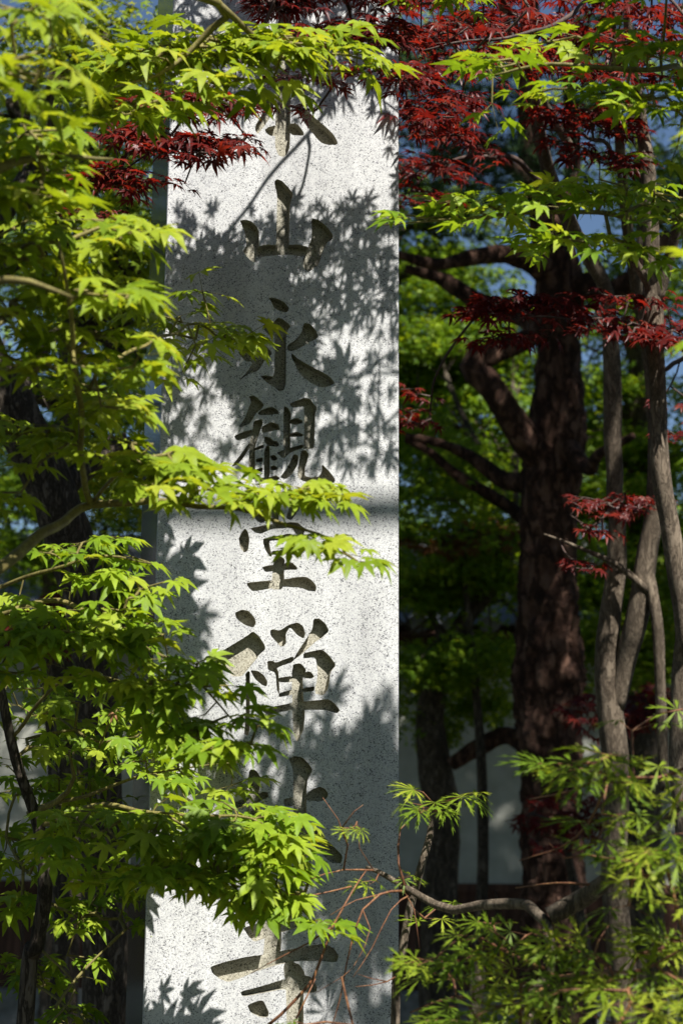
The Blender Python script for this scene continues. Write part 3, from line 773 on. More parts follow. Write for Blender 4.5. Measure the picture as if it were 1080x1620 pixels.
t.trunk([P(1024, 935, 4.82), P(990, 905, 4.82), P(965, 888, 4.8), P(900, 860, 4.75), P(860, 845, 4.7)], [.013, .011, .009, .005, .003], name='limb', sides=10, attach=True)
t.trunk([P(925, 400, 4.8), P(870, 270, 4.5), P(845, 150, 4.2), P(820, 60, 4.0)], [.02, .014, .012, .008], name='limb', sides=10, attach=True)
t.trunk([P(905, 240, 4.5), P(860, 160, 4.4), P(840, 100, 4.3)], [.014, .010, .008], name='limb', sides=10)
t.branch([P(820, 60, 4.0), P(740, -150, 3.5), P(620, -230, 3.15), P(490, -150, 3.0), P(420, 40, 2.98), P(330, 150, 2.98), P(250, 230, 3.0), P(170, 300, 3.02)], [.006, .0045, .004, .0035, .003, .003, .0025, .0012])
t.branch([P(330, 150, 2.98), P(370, 190, 2.98), P(400, 225, 2.98)], [.003, .002, .001])
t.branch([P(620, -230, 3.15), P(590, -60, 3.17), P(560, 10, 3.17), P(500, 90, 3.16), P(480, 140, 3.16)], [.004, .003, .0025, .002, .001])
t.branch([P(960, -60, 3.9), P(900, 30, 3.6), P(780, 60, 3.5), P(660, 80, 3.5)], [.008, .006, .004, .002])
t.branch([P(880, 300, 4.7), P(800, 250, 4.5), P(700, 260, 4.5), P(650, 300, 4.5)], [.010, .008, .005, .002])
t.branch([P(985, 300, 4.6), P(960, 230, 4.2), P(880, 210, 4.0), P(840, 200, 4.0)], [.008, .006, .003, .0015])
t.branch([P(1030, 600, 4.9), P(1080, 560, 4.5), P(1000, 515, 4.2), P(880, 500, 4.15), P(760, 510, 4.1)], [.008, .007, .005, .003, .0012])
t.branch([P(960, -60, 3.9), P(1060, 0, 3.6), P(1100, 60, 3.5)], [.006, .004, .002])
t.branch([P(975, 800, 4.9), P(940, 830, 4.7), P(900, 815, 4.6)], [.006, .004, .002])
t.cluster([(180,190),(230,150),(300,140),(400,160),(415,225),(360,250),(300,280),(240,280),(230,310),(160,330),(120,320),(150,280)], 2.86, 3.02, 190, .030)
t.cluster([(420,-20),(640,-20),(650,150),(600,130),(540,75),(450,55),(400,20)], 2.9, 3.08, 200, .030)
t.cluster([(430,135),(540,130),(560,150),(470,165)], 3.08, 3.15, 18, .027)
t.cluster([(600,-20),(1100,-20),(1100,110),(900,130),(780,110),(740,200),(640,210),(630,100)], 3.3, 4.2, 560, .036)
t.cluster([(635,200),(740,190),(800,250),(700,330),(635,350)], 4.2, 4.7, 90, .036)
t.cluster([(830,170),(1000,150),(1010,260),(960,290),(880,240)], 3.9, 4.3, 90, .038)
t.cluster([(725,500),(760,475),(880,462),(1000,480),(1100,500),(1100,540),(960,530),(850,520),(760,540)], 4.0, 4.35, 150, .042)
t.cluster([(900,790),(1040,780),(1030,810),(940,850),(900,830)], 4.5, 4.75, 40, .036)
t.cluster([(620,600),(700,640),(690,670),(620,690)], 4.5, 4.7, 20, .036)
t.cluster([(1040,640),(1100,640),(1100,700),(1040,680)], 4.3, 4.6, 12, .036)
t.cluster([(900,880),(950,890),(930,905),(900,900)], 4.5, 4.7, 8, .034)
# sprays above the frame that dapple the stone
Q = lambda x, y, k: on_pillar(x, y) + SUN * k
t.branch([P(960, -60, 3.9), P(950, -110, 3.4), Q(790, 400, .72), Q(640, 405, .68), Q(450, 415, .68), Q(290, 425, .66)], [.005, .004, .003, .0028, .0024, .0014])
t.branch([P(960, -60, 3.9), P(990, -120, 3.3), Q(800, 590, .95), Q(640, 590, .92), Q(450, 600, .92), Q(300, 600, .92)], [.005, .004, .003, .0026, .0022, .0014])
t.shadow_cluster([(260,352),(400,348),(470,335),(640,325),(640,420),(600,480),(540,480),(480,470),(260,480)], .56, .80, 250, .030)
t.shadow_cluster([(260,480),(480,470),(560,500),(560,740),(440,740),(260,700)], .8, 1.05, 74, .032)
t.shadow_cluster([(560,560),(640,520),(640,700),(600,720),(540,740)], .75, 1.0, 34, .032)
t.shadow_cluster([(260,-60),(640,-60),(640,130),(560,140),(500,170),(420,160),(260,150)], .35, .75, 300, .032)
t.shadow_cluster([(600,150),(640,150),(640,330),(610,300)], .35, .5, 14, .030)
t.shadow_cluster([(520,340),(640,325),(640,520),(600,520),(540,470)], .56, .8, 40, .030)
t.finish()

# ---- low red maples further back
def low_maple(x, y, d, w, h, n, mat, label, size=.04):
    b0 = P(x, y, d); base = ground_of(b0)
    t = Tree('maple_tree', label, 'maple tree', base, M_DBARK, M_RTWIG, LV_RED, mat)
    t.trunk([base - Vector((0, 0, .1)), base.lerp(b0, .5) + Vector((.1, 0, 0)), P(x, y + h * .4, d)], [.04, .03, .015], sides=9)
    t.branch([P(x, y + h * .4, d), P(x - w * .4, y, d), P(x - w, y + h * .2, d)], [.012, .006, .002])
    t.branch([P(x, y + h * .4, d), P(x + w * .4, y, d), P(x + w, y + h * .2, d)], [.012, .006, .002])
    t.cluster([(x - w, y + h * .3), (x - w * .6, y - h * .5), (x + w * .6, y - h), (x + w, y), (x + w * .5, y + h), (x - w * .5, y + h)], d - .3, d + .3, n, size)
    t.finish(120)
low_maple(985, 1118, 6.6, 105, 34, 150, M_RED, 'low red maple layer glowing behind the forked grey trunks', .045)
low_maple(890, 1290, 6.9, 90, 44, 110, M_RED, 'small red maple at the foot of the pine trunk', .045)
low_maple(70, 985, 5.2, 110, 45, 150, M_RED, 'dark crimson maple low in the shade beside the leaning trunk')
low_maple(730, 845, 8.5, 115, 26, 170, M_TAN, 'bronze-leaved maple layer in front of the wall roof', .05)

# ---- laceleaf maple, lower right, nearest
b0 = P(872, 1540, 2.35)
t = Tree('laceleaf_maple', 'finely cut laceleaf maple with arching grey stem and yellow-green feathery leaves', 'maple tree', ground_of(b0), M_GBARK, M_OTWIG, LV_LACE, M_LACE, dens=(.8, 1.02), bias=(-.5, -.2, .1))
t.trunk([ground_of(P(850, 1600, 2.35)) - Vector((0, 0, .1)), P(835, 1700, 2.35), P(845, 1575, 2.35), P(868, 1535, 2.35), P(864, 1460, 2.4), P(835, 1432, 2.45), P(760, 1432, 2.55), P(718, 1440, 2.6), P(690, 1432, 2.65), P(645, 1406, 2.7), P(600, 1380, 2.75), P(580, 1372, 2.78)],
        [.016, .012, .0095, .0085, .0085, .0085, .008, .0075, .0075, .006, .0045, .003], attach=True, sides=10)
t.trunk([P(868, 1450, 2.4), P(915, 1425, 2.4), P(950, 1400, 2.35), P(990, 1360, 2.3), P(1050, 1300, 2.25), P(1110, 1240, 2.2)], [.014, .014, .012, .009, .006, .004], name='limb', attach=True, sides=10)
t.trunk([ground_of(P(625, 1620, 2.75)) - Vector((0, 0, .1)), P(625, 1620, 2.75), P(632, 1540, 2.75), P(645, 1450, 2.75), P(662, 1385, 2.76), P(680, 1320, 2.78), P(683, 1285, 2.8)], [.012, .009, .008, .0075, .0075, .0065, .004], name='limb', attach=True, sides=10)
for pts, r0_ in [
    ([(640,1402,2.7),(630,1365,2.72),(630,1310,2.75),(660,1285,2.78),(685,1272,2.8)], .0035),
    ([(423,1619,2.62),(497,1548,2.62),(511,1511,2.62),(525,1467,2.62),(555,1409,2.65),(580,1375,2.72)], .0042),
    ([(470,1608,2.6),(500,1548,2.62)], .0028), ([(525,1468,2.62),(488,1492,2.6),(449,1511,2.6),(396,1539,2.6)], .0026),
    ([(553,1402,2.66),(495,1416,2.64),(440,1412,2.64)], .0022), ([(590,1374,2.75),(544,1375,2.72),(482,1396,2.7)], .0028),
    ([(544,1375,2.72),(552,1335,2.72),(541,1310,2.72),(535,1296,2.72),(509,1261,2.72)], .0026), ([(541,1310,2.72),(560,1285,2.72),(575,1275,2.72)], .0018),
    ([(640,1410,2.7),(600,1415,2.66),(572,1440,2.64),(555,1500,2.62),(540,1580,2.62),(525,1630,2.62)], .0034),
    ([(650,1415,2.7),(620,1440,2.66),(590,1500,2.64),(560,1545,2.62)], .0022), ([(600,1415,2.66),(560,1425,2.64),(520,1450,2.62)], .0018),
    ([(572,1440,2.64),(585,1470,2.62),(560,1530,2.6),(500,1570,2.6)], .0015), ([(632,1540,2.75),(610,1550,2.7),(562,1560,2.66)], .0022), ([(610,1550,2.7),(585,1545,2.68),(565,1540,2.68)], .0015),
    ([(590,1374,2.75),(570,1340,2.74),(566,1300,2.74)], .0016), ([(640,1410,2.7),(655,1440,2.68),(662,1500,2.66)], .0018),
    ([(1100,1200,2.2),(1040,1228,2.2),(960,1232,2.22),(900,1255,2.25),(835,1268,2.3)], .004),
    ([(960,1232,2.22),(930,1300,2.26),(890,1340,2.3),(820,1362,2.34)], .003),
    ([(990,1360,2.3),(930,1350,2.3),(895,1358,2.32),(868,1332,2.34)], .0028), ([(950,1400,2.35),(880,1395,2.4),(812,1402,2.45)], .0032),
    ([(868,1535,2.35),(800,1500,2.3),(760,1480,2.28),(720,1490,2.25)], .004), ([(868,1560,2.35),(800,1590,2.3),(720,1580,2.25),(650,1600,2.25)], .004),
    ([(868,1540,2.35),(940,1540,2.2),(1010,1530,2.1),(1090,1500,2.05)], .004), ([(868,1590,2.3),(960,1620,2.15),(1060,1610,2.05)], .004)]:
    t.branch([P(*q) for q in pts], [r0_ * .72 * (1 - .6 * i / (len(pts) - 1)) for i in range(len(pts))])
t.cluster([(645,1255),(690,1235),(745,1240),(735,1262),(690,1275),(655,1272)], 2.7, 2.85, 16, .048)
t.cluster([(860,1230),(930,1190),(1000,1150),(1100,1130),(1100,1200),(1000,1230),(940,1250)], 2.05, 2.3, 38, .050)
t.cluster([(930,1300),(1100,1230),(1100,1430),(960,1420)], 2.0, 2.25, 56, .050)
t.cluster([(700,1470),(780,1440),(820,1440),(850,1500),(870,1560),(800,1640),(640,1640),(630,1570),(690,1520)], 2.1, 2.4, 90, .048)
t.cluster([(900,1480),(1100,1430),(1100,1640),(880,1640)], 1.95, 2.25, 90, .050)
t.cluster([(545,1265),(600,1262),(600,1300),(550,1300)], 2.7, 2.8, 6, .030)
t.cluster([(590,1360),(700,1400),(690,1460),(640,1450),(580,1400)], 2.65, 2.8, 12, .040)
t.cluster([(440,1600),(560,1590),(560,1640),(440,1640)], 2.3, 2.5, 10, .045)
t.finish()

# ------------------------------------------------------------------ pine
b0 = P(875, 1600, 7.9)
t = Tree('pine_tree', 'old pine with thick flaking reddish-brown trunk and an elbowed limb', 'pine tree', ground_of(b0), M_PBARK, M_DBARK, LV_STAR, M_PINE)
D = 7.9
def px(r): return r / F * D
t.trunk([ground_of(b0) - Vector((0, 0, .2)), P(878, 1600, D), P(873, 1400, D), P(870, 1250, D), P(868, 1150, D), P(868, 1060, D), P(866, 980, D), P(867, 880, D), P(868, 780, D), P(880, 690, D), P(882, 600, D), P(882, 530, D), P(884, 460, D), P(876, 400, D), P(862, 330, D), P(840, 240, D), P(835, 130, D), P(840, -100, D), P(850, -350, D)],
        [px(q * .9) for q in (68, 54, 52, 50, 54, 60, 52, 46, 47, 50, 40, 37, 40, 35, 28, 22, 18, 16, 12)], sides=72, step=.014, rough=.2, freq=15, ridge=True)
L_ = lambda pts, rad, s=18: t.trunk([P(x, y, D + dd) for x, y, dd in pts], [px(q) for q in rad], name='limb', sides=s, step=.03, rough=.16, freq=12)
L_([(872,740,0),(835,700,-.1),(795,640,-.2),(765,600,-.2),(748,582,-.2),(758,566,-.2),(800,552,-.15),(840,532,-.1),(875,505,0)], [28,25,21,21,22,20,16,16,17], 22)
L_([(880,440,0),(845,415,-.1),(800,402,-.2),(740,408,-.3),(690,418,-.4),(620,400,-.6)], [26,20,15,12,9,6])
L_([(882,530,0),(820,500,.2),(760,478,.3),(720,455,.3),(690,438,.3),(640,425,.3)], [20,16,15,14,11,7])
L_([(885,470,0),(930,450,-.1),(965,462,-.2),(1000,440,-.3),(1015,415,-.3),(1060,370,-.3)], [22,20,18,16,14,9])
L_([(862,330,0),(820,275,-.2),(770,240,-.3),(720,205,-.4),(660,180,-.5)], [14,10,9,8,5])
L_([(862,340,0),(900,300,.2),(905,200,.3),(890,80,.3)], [18,14,12,9])
L_([(868,760,0),(800,760,.2),(740,720,.3),(690,700,.3),(640,690,.3)], [20,15,10,8,6])
L_([(868,860,0),(815,810,.3),(770,780,.3),(720,750,.3),(680,715,.3),(640,695,.3)], [13,11,11,9,7,5])
L_([(870,1230,0),(810,1165,.5),(760,1180,.6),(712,1210,.6)], [20,15,15,13])
L_([(880,690,0),(930,740,-.3),(945,720,-.5),(1000,690,-.8)], [20,12,8,5])
# needle tufts: pads above and around the upper limbs
def needle_tufts(centres, per, parent):
    Vs, Ts = [], []; off = 0
    c = np.repeat(np.array([list(q) for q in centres]), per, axis=0)
    n = len(c)
    d = rng.normal(0, 1, (n, 3)); d[:, 2] = np.abs(d[:, 2]) + .35; d /= np.linalg.norm(d, axis=1)[:, None]
    ln = rng.uniform(.07, .12, n)[:, None]
    sd = np.cross(d, rng.normal(0, 1, (n, 3))); sd /= np.linalg.norm(sd, axis=1)[:, None]
    V = np.stack([c - sd * .0016, c + sd * .0016, c + d * ln], 1).reshape(-1, 3)
    T = np.arange(3 * n).reshape(-1, 3)
    o = link_mesh('needles', mesh_np('needles', V, T, M_PINE, attr=np.repeat(rng.random(n), 3)), parent); tag(o, kind='stuff')
cen = []
for _ in range(70):   # pads
    if random.random() < .3: q = P(random.uniform(690, 800), random.uniform(60, 330), D + random.uniform(-.5, .8))
    else: q = Vector((random.uniform(-.8, 3.4), random.uniform(6.0, 9.6), random.uniform(6.6, 8.6)))
    for _ in range(26): cen.append(q + Vector((random.gauss(0, .26), random.gauss(0, .26), random.gauss(0, .06))))
needle_tufts(cen, 46, t.root)

# ------------------------------------------------------------------ background maples
def cloud_leaves(blobs, size, flat=.5):
    """blobs: (centre, rx, ry, rz, n) -> leaf matrices, in loose horizontal layers"""
    out = []
    for c, rx, ry, rz, n in blobs:
        nl = max(3, int(rz / .14)); lay = rng.uniform(-1, 1, nl)
        ph = rng.uniform(0, 6.28, nl)
        k = rng.integers(0, nl, n)
        zz = lay[k]
        a = rng.uniform(0, 2 * np.pi, n); rr = np.sqrt(rng.random(n)) * np.sqrt(np.maximum(.05, 1 - zz ** 2)) * (1 + .25 * np.sin(3 * a + ph[k]))
        p = np.stack([np.cos(a) * rr * rx, np.sin(a) * rr * ry, zz * rz + rng.normal(0, .05, n) - .10 * rr * rr], 1) + np.array(c)
        nr = np.array([SUN.x * .4, SUN.y * .4, .4 + SUN.z * .4]) + rng.normal(0, .42, (n, 3)); nr /= np.linalg.norm(nr, axis=1)[:, None]
        o = np.stack([np.cos(a), np.sin(a), np.full(n, -.5)], 1) + rng.normal(0, .5, (n, 3))
        y = o - nr * (o * nr).sum(1)[:, None]; y /= np.linalg.norm(y, axis=1)[:, None]
        x = np.cross(y, nr); s = (size * rng.uniform(.7, 1.2, n))[:, None]
        M = np.zeros((n, 4, 4)); M[:, :3, 0] = x * s; M[:, :3, 1] = y * s; M[:, :3, 2] = nr * s; M[:, :3, 3] = p; M[:, 3, 3] = 1
        out.append(M)
    return np.concatenate(out)
def back_maple(base, trunk_pts, rad, blobs, size, label, mat, bark=None, limbs=True):
    root = empty('maple_tree', base); tag(root, label, 'maple tree')
    bark = bark or M_DBARK
    p, r = catmull(trunk_pts, rad, .06); V, Fc = [], []
    tube(V, Fc, p, r, 12, True, lambda v: .12 * noise.noise(v * 9))
    link_mesh('trunk', mesh_np('trunk', V, Fc, bark, True), root)
    for c, rx, ry, rz, n in blobs:
        if not limbs: break
        c = Vector(c)
        # limb from the trunk point nearest below the clump
        j = min(range(len(p)), key=lambda i: (p[i] - c).length + (2 if p[i].z > c.z - .1 else 0))
        V, Fc = [], []
        mid = p[j].lerp(c, .5) + Vector((random.gauss(0, .1), random.gauss(0, .1), .15))
        q, rr = catmull([p[j], mid, c], [max(.012, min(r[j] * .6, .05)), .018, .008], .08); tube(V, Fc, q, rr, 7)
        for _ in range(7):
            e = c + Vector((random.uniform(-.8, .8) * rx, random.uniform(-.8, .8) * ry, random.uniform(-.6, .6) * rz))
            s_ = q[int(len(q) * random.uniform(.4, .95))]
            q2, r2 = catmull([s_, s_.lerp(e, .5) + Vector((0, 0, .08)), e], [.009, .006, .003], .1); tube(V, Fc, q2, r2, 5)
        link_mesh('limb', mesh_np('limb', V, Fc, bark, True), root)
    bulk_leaves('foliage', cloud_leaves(blobs, size), LV_STAR, mat, root)
    return root
def blob(x, y, d, rx, ry, rz, n): return (tuple(P(x, y, d)), rx, ry, rz, n)

# gnarled maple between pillar and pine, its trunk bending before the white wall
g0 = P(690, 1440, 8.6)
back_maple(ground_of(g0), [ground_of(g0) - Vector((0, 0, .1)), P(695, 1420, 8.6), P(702, 1300, 8.6), P(690, 1230, 8.6), P(680, 1130, 8.6), P(700, 1060, 8.6), P(735, 980, 8.6), P(790, 910, 8.6), P(815, 820, 8.7)], [.12, .10, .09, .10, .08, .06, .05, .045, .03],
    [blob(690, 860, 8.6, .55, .6, .28, 3910), blob(760, 960, 8.7, .45, .5, .25, 2550), blob(650, 1000, 8.6, .35, .5, .25, 1870), blob(700, 760, 8.9, .5, .6, .3, 2890), blob(690, 1110, 8.9, .35, .4, .18, 1300), blob(740, 1030, 8.4, .35, .4, .15, 1100), blob(640, 640, 9.2, .35, .5, .3, 1800), blob(800, 560, 10.2, .4, .5, .3, 1800), blob(690, 520, 10.0, .45, .5, .3, 1800), blob(740, 700, 9.8, .45, .5, .3, 2200), blob(770, 1060, 8.8, .35, .4, .2, 1360)], .042,
    'gnarled maple with crooked dark trunk growing in front of the white wall', M_BACK)
# spreading maple behind it
g0 = P(560, 1400, 10.2)
back_maple(ground_of(g0), [ground_of(g0), P(560, 1200, 10.2), P(580, 900, 10.2), P(600, 600, 10.2), P(620, 300, 10.2)], [.16, .13, .11, .09, .05],
    [blob(700, 690, 10.2, .8, .7, .4, 6120), blob(680, 560, 10.2, .7, .7, .35, 5100), blob(760, 640, 10.0, .6, .6, .4, 3740), blob(690, 470, 10.6, .6, .7, .3, 2550), blob(700, 380, 10.4, .7, .8, .25, 2210), blob(660, 300, 10.4, .5, .8, .25, 1190), blob(790, 780, 10.3, .5, .6, .4, 3060), blob(600, 100, 10.4, .9, .9, .4, 2550), blob(480, 400, 10.6, 1.0, .9, .5, 2040)], .048,
    'tall spreading green maple behind the pillar in front of the tiled wall', M_BACK)
g0 = P(1010, 1400, 10.0)
back_maple(ground_of(g0), [ground_of(g0), P(1012, 1200, 10), P(1000, 900, 10), P(1010, 600, 10), P(1020, 300, 10)], [.15, .12, .10, .08, .04],
    [blob(1010, 640, 10, .5, .6, .4, 3400), blob(960, 740, 10, .4, .6, .3, 2550), blob(1060, 760, 9.8, .4, .6, .4, 2720), blob(950, 560, 10.2, .4, .6, .25, 1530), blob(1070, 480, 10, .45, .7, .25, 1360), blob(1050, 240, 10.6, .5, .6, .35, 1600), blob(940, 110, 10.6, .5, .6, .3, 1400), blob(965, 480, 10.6, .4, .6, .3, 1700), blob(1050, 400, 10.6, .45, .6, .3, 1500), blob(940, 640, 10.4, .35, .5, .3, 1500), blob(950, 960, 9.4, .4, .5, .25, 1500), blob(1060, 980, 9.4, .4, .5, .25, 1500), blob(930, 870, 9.6, .35, .5, .25, 1700), blob(1060, 900, 9.6, .35, .5, .2, 1190), blob(1010, 1040, 9.4, .6, .5, .2, 2040), blob(1000, 200, 10.2, .8, .8, .4, 1530)], .046,
    'green maple glimpsed between the forked grey trunks and the pine', M_BACK)
# leaning dark trunk at the left with its crown
D2 = 4.7
g0 = P(165, 1600, D2)
back_maple(ground_of(g0), [ground_of(g0) - Vector((0, 0, .1)), P(168, 1600, D2), P(160, 1300, D2), P(150, 1050, D2), P(122, 890, D2), P(95, 810, D2), P(55, 720, D2), P(10, 630, D2), P(-30, 520, D2), P(-20, 380, D2 + .2), P(60, 250, D2 + .4), P(90, 100, D2 + .6)], [.10, .072, .068, .066, .072, .074, .072, .075, .05, .04, .03, .02],
    [blob(180, 70, 5.4, .32, .4, .22, 1120), blob(90, 60, 5.3, .3, .4, .2, 800), blob(190, 300, 5.2, .26, .4, .22, 768), blob(120, 420, 5.4, .3, .4, .25, 960), blob(40, 230, 5.4, .35, .4, .25, 960), blob(200, 560, 5.3, .22, .3, .25, 800), blob(160, 680, 5.2, .2, .3, .2, 608), blob(210, 760, 5.2, .18, .3, .15, 480), blob(220, 430, 5.0, .15, .3, .15, 416), blob(220, 180, 5.6, .25, .3, .2, 560)], .034,
    'maple with thick dark leaning trunk and a sunlit yellow-green crown', M_GREENY)
g0 = P(100, 1400, 9.4)
back_maple(ground_of(g0), [ground_of(g0), P(105, 1200, 9.4), P(90, 950, 9.4), P(110, 700, 9.4), P(100, 350, 9.4)], [.12, .10, .09, .07, .04],
    [blob(10, 810, 9.4, .4, .5, .25, 1600), blob(60, 880, 9.4, .4, .5, .15, 900), blob(120, 800, 9.6, .6, .6, .35, 3200), blob(60, 700, 9.8, .6, .6, .4, 3520), blob(190, 650, 9.6, .5, .6, .4, 2880), blob(170, 480, 9.8, .6, .6, .4, 3200), blob(60, 380, 9.8, .6, .7, .4, 2880), blob(190, 250, 9.8, .5, .7, .35, 2080), blob(60, 130, 9.8, .7, .7, .35, 2080), blob(190, 880, 9.6, .35, .5, .3, 1600), blob(130, 1090, 9.3, .4, .4, .2, 800)], .046,
    'rounded green maple far behind the leaning dark trunk', M_BACK)
# unseen maples added at either side, for the pillar's reflection and less sky fill
for x, y, lab in [(-3.3, 6.4, 'added unseen green maple left of the leaning dark trunk'), (-4.6, 9.2, 'added unseen green maple before the far left end of the wall'), (3.9, 7.0, 'added unseen green maple right of the forked grey trunks'), (4.6, 10.0, 'added unseen green maple before the far right end of the wall')]:
    base = Vector((x, y, 0)); bl = []
    for k in range(11): bl.append(((x + random.uniform(-.9, .9), y + random.uniform(-.8, .8), random.uniform(1.0, 5.6)), .8, .8, .4, 800))
    back_maple(base, [base, base + Vector((.1, 0, 1.5)), base + Vector((-.1, 0, 3)), base + Vector((.1, .1, 4.8))], [.13, .11, .09, .05], bl, .055, lab, M_BACK)
# wood beyond the wall; the two far-left trees are added for the pillar's reflection
for (x, d, w, lab) in [(-150, 17, 1.0, 'broad tree beyond the wall behind the yellow-green sprays'), (420, 18, 1.0, 'broad tree beyond the wall hidden behind the stone pillar'), (760, 16.5, .8, 'broad tree beyond the wall between pillar and pine'), (1150, 17, 1.0, 'broad tree beyond the wall behind the forked grey trunks'), (-420, 15.5, 1.0, 'added unseen tall tree beyond the far left end of the wall'), (-900, 15, 1.2, 'added unseen tall tree beyond the left corner of the garden')]:
    b_0 = P(x, 1292, d); base = ground_of(b_0)
    bl = []
    for k in range(7 if x > 0 else 12):
        bl.append(((base.x + random.uniform(-1.6, 1.6) * w, base.y + random.uniform(-1, 1), random.uniform(2.6, 5.6 if x > 0 else 9.0)), 1.1, 1.0, .7, 1100 if x > 0 else 1500))
    back_maple(base, [base, base + Vector((.1, 0, 1.5)), base + Vector((-.1, 0, 3)), base + Vector((.1, .1, 5))], [.2, .17, .14, .07], bl, .085, lab, M_BACK)

# unseen tall trees added above the frame, crowns blocking sun and sky light
for x0, x1, y0, y1, tx, ty, lab in [(-1.0, 6.2, 3.7, 7.0, 6.3, 5.2, 'added unseen evergreen oak shading the garden over the forked grey trunks'), (-5.2, 6.0, 7.0, 10.4, 6.4, 9.0, 'added unseen evergreen oak shading the pine and the wall'),
    (-6.2, -1.5, -4.5, 3.0, -6.4, -1, 'added unseen evergreen oak blocking sky light over the viewpoint by the spring-green maple'), (2.9, 7.0, -5, 2.8, 7.2, -2, 'added unseen evergreen oak blocking sky light over the laceleaf maple')]:
    bl = []; x = x0; low = 2.75 if y0 > 3 else 4.6
    while x < x1:
        y = y0
        while y < y1:
            cx, cy = x + random.uniform(-.2, .2), y + random.uniform(-.2, .2)
            if .9 < cx < 2.5 and 6.8 < cy < 8.7 and random.random() < .7: y += .95; continue  # gap left in the added canopy to let sun onto the maples behind
            bl.append(((cx, cy, .56 * max(cy, 0 if low < 4 else 0) + low + random.uniform(0, .5)), .66, .66, .42, (950 if x > -1.7 else 420) if y0 > 3 else 420)); y += .95
        x += .95
    if y0 == 7.0: bl += [((3.7, 7.6, 7.4), .75, .75, .35, 1300), ((3.2, 8.2, 7.7), .7, .7, .35, 1200)]  # extra clumps added to block a sun patch on the wall boards
    rt_ = back_maple(Vector((tx, ty, 0)), [Vector((tx, ty, -.1)), Vector((tx + .1, ty, 2.5)), Vector((tx - .2, ty, 5)), Vector((tx - .8, ty, 7.2))], [.24, .2, .16, .08], bl, .085, lab, M_SHADETREE)
    if tx == 7.2:  # unseen limb added up-sun to cast a soft shadow band across the pillar
        a_, b_2 = on_pillar(250, 812) + SUN * 4.2, on_pillar(640, 806) + SUN * 4.2
        V, Fc = [], []; p_, r_ = catmull([Vector((tx - .3, ty, 5.2)), Vector((5.2, -.9, 5.5)), b_2 + (b_2 - a_) * 2.2, b_2, a_, a_ - (b_2 - a_) * .8], [.07, .05, .03, .022, .018, .006], .1)
        tube(V, Fc, p_, r_, 9); link_mesh('limb', mesh_np('limb', V, Fc, M_DBARK, True), rt_)

# unseen trees added behind the viewer and at either side to cut sky fill
for x, y, lab in [(-7.5, -5, 'added unseen evergreen blocking sky light behind the viewpoint at the far left'), (-3, -8, 'added unseen evergreen blocking sky light behind the viewpoint on the left'), (1.5, -8.5, 'added unseen evergreen blocking sky light behind the viewpoint facing the pillar'), (6.5, -7, 'added unseen evergreen blocking sky light behind the viewpoint on the sunny side'), (-6, 1.5, 'added unseen evergreen blocking sky light beside the spring-green maple'), (7.5, 1, 'added unseen evergreen blocking sky light beside the laceleaf maple')]:
    base = Vector((x, y, 0)); bl = []
    for k in range(12):
        bl.append(((x + random.uniform(-2, 2), y + random.uniform(-1, 1), random.uniform(1.2, 7.5)), 1.3, 1.1, .9, 420))
    back_maple(base, [base, base + Vector((.1, 0, 2)), base + Vector((-.1, 0, 4)), base + Vector((.1, .1, 6.5))], [.22, .18, .14, .07], bl, .13, lab, M_SHADETREE)

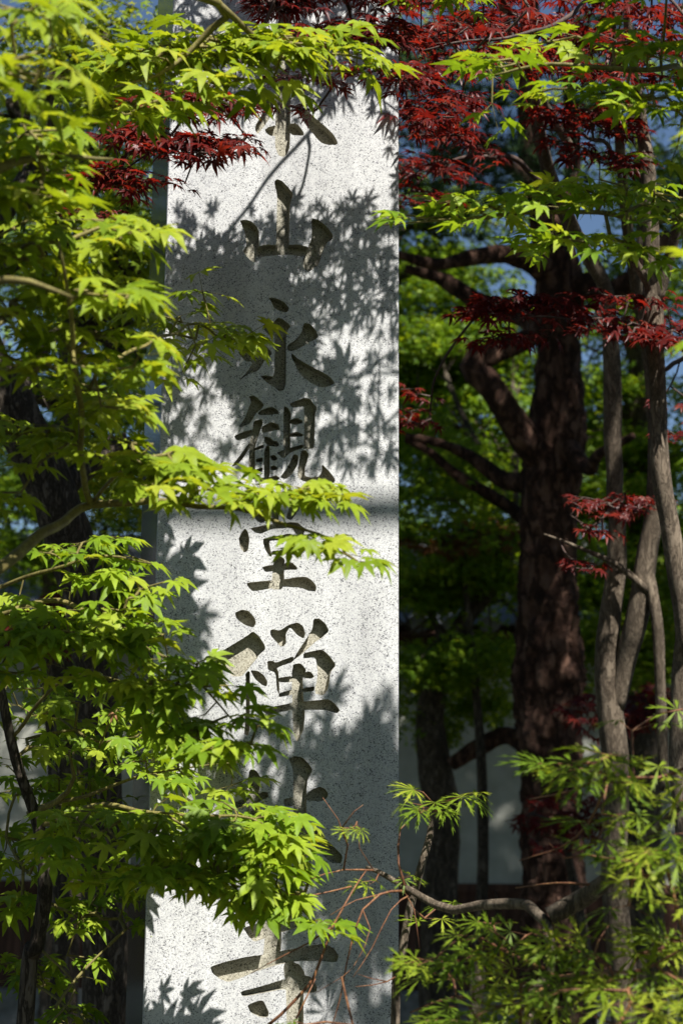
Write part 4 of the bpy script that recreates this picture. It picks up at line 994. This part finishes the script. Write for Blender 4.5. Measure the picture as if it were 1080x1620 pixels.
# ------------------------------------------------------------------ tiled plaster wall
def build_wall():
    yw = 12.3; x0, x1 = -6.3, 6.3
    root = empty('plaster_wall', (0, yw, 0)); tag(root, 'white plaster garden wall with dark boarded base and grey tiled roof', 'wall')
    MB().box((0, yw + .16, 1.55), (6.3, .14, 1.5)).obj('plaster', M_PLASTER, root)
    MB().box((0, yw + .1, .12), (6.35, .26, .14)).obj('stone_footing', M_GRAVEL, root)
    bw = .30; meb = None; k = 0
    for i in range(int((x1 - x0) / bw)):
        cx = x0 + bw * (i + .5)
        if meb is None:
            meb = MB().box((0, 0, 0), (bw / 2 - .006, .012, .37)); meb = mesh_np('board', meb.V, meb.F, M_BOARD)
        o = bpy.data.objects.new('board', meb); COL.objects.link(o); o.parent = root
        o.location = (cx, -.002 + .004 * (i % 2), .63)
    MB().box((0, yw - .012, 1.02), (6.3, .035, .03)).obj('rail', M_BOARD, root)
    MB().box((0, yw - .05, 2.92), (6.3, .06, .05)).obj('eave_beam', M_BOARD, root)
    # roof: near slope of pan and cover tiles, ridge on top
    ez, rz_, ey, ry = 2.98, 3.55, yw - .42, yw + .16
    sl_ = math.hypot(rz_ - ez, ry - ey); ang = math.atan2(rz_ - ez, ry - ey)
    deck = MB(); deck.V = [Vector(q) for q in [(x0, ey + .02, ez - .05), (x1, ey + .02, ez - .05), (x1, ry, rz_ - .05), (x0, ry, rz_ - .05), (x1, 2 * ry - ey, ez - .05), (x0, 2 * ry - ey, ez - .05)]]
    deck.F = [[0, 1, 2, 3], [3, 2, 4, 5], [0, 5, 4, 1], [0, 3, 5], [1, 4, 2]]
    deck.obj('roof_deck', M_BOARD, root)
    nrow = 4; tl = sl_ / nrow; pitch = .27
    def half(r0_, r1_, L, seg=6, th=0):
        V, Fc = [], []
        for i, (yy, rr) in enumerate(((0, r0_), (L, r1_))):
            for k in range(seg + 1):
                a = math.pi * k / seg; V.append((math.cos(a) * rr, yy, math.sin(a) * rr))
        for k in range(seg): Fc.append((k, k + 1, seg + 2 + k, seg + 1 + k))
        Fc.append(tuple(range(seg, -1, -1))); return V, Fc
    mc = mesh_np('cover_tile', *half(.075, .068, tl * 1.04), M_TILE, True)
    V, Fc = [], []
    for yy, dz in ((0, .012), (tl * 1.06, 0)):
        for k in range(7):
            u = -1 + 2 * k / 6; V.append((u * pitch * .48, yy, dz + .03 * u * u))
    for k in range(6): Fc.append((k, k + 1, 8 + k, 7 + k))
    for k in range(6): b = len(V); V += [V[k], V[k + 1], (V[k + 1][0], 0, V[k + 1][2] - .02), (V[k][0], 0, V[k][2] - .02)]; Fc.append((b, b + 3, b + 2, b + 1))
    mpn = mesh_np('pan_tile', V, Fc, M_TILE, True)
    V, Fc = [], []
    tube(V, Fc, [Vector((0, -.02, .0)), Vector((0, .02, .0))], [.085, .085], 16); mce = mesh_np('end_tile', V, Fc, M_TILE)
    def put(me, x, s, lift):
        o = bpy.data.objects.new(me.name.split('.')[0], me); COL.objects.link(o); o.parent = root
        o.rotation_euler = (ang + .06, 0, 0)
        o.location = (x, ey + math.cos(ang) * s - math.sin(ang) * lift - yw, ez + math.sin(ang) * s + math.cos(ang) * lift)
    nx = int(8.1 / pitch)
    for i in range(nx):
        x = -4.0 + pitch * i
        for j in range(nrow):
            put(mc, x, tl * j, .045); put(mpn, x + pitch / 2, tl * j, .012)
        put(mce, x, -.02, .05)
    V, Fc = [], []
    prof = [(-.15, 0), (-.15, .06), (-.12, .06), (-.12, .12), (-.10, .12), (-.09, .18), (-.05, .23), (0, .245), (.05, .23), (.09, .18), (.10, .12), (.15, 0)]
    for x in (x0, x1):
        for y, z in prof: V.append((x, ry + y, rz_ + z - .02))
    n = len(prof)
    for k in range(n - 1): Fc.append((k, k + 1, n + k + 1, n + k))
    link_mesh('ridge', mesh_np('ridge', V, Fc, M_TILE), root)
build_wall()
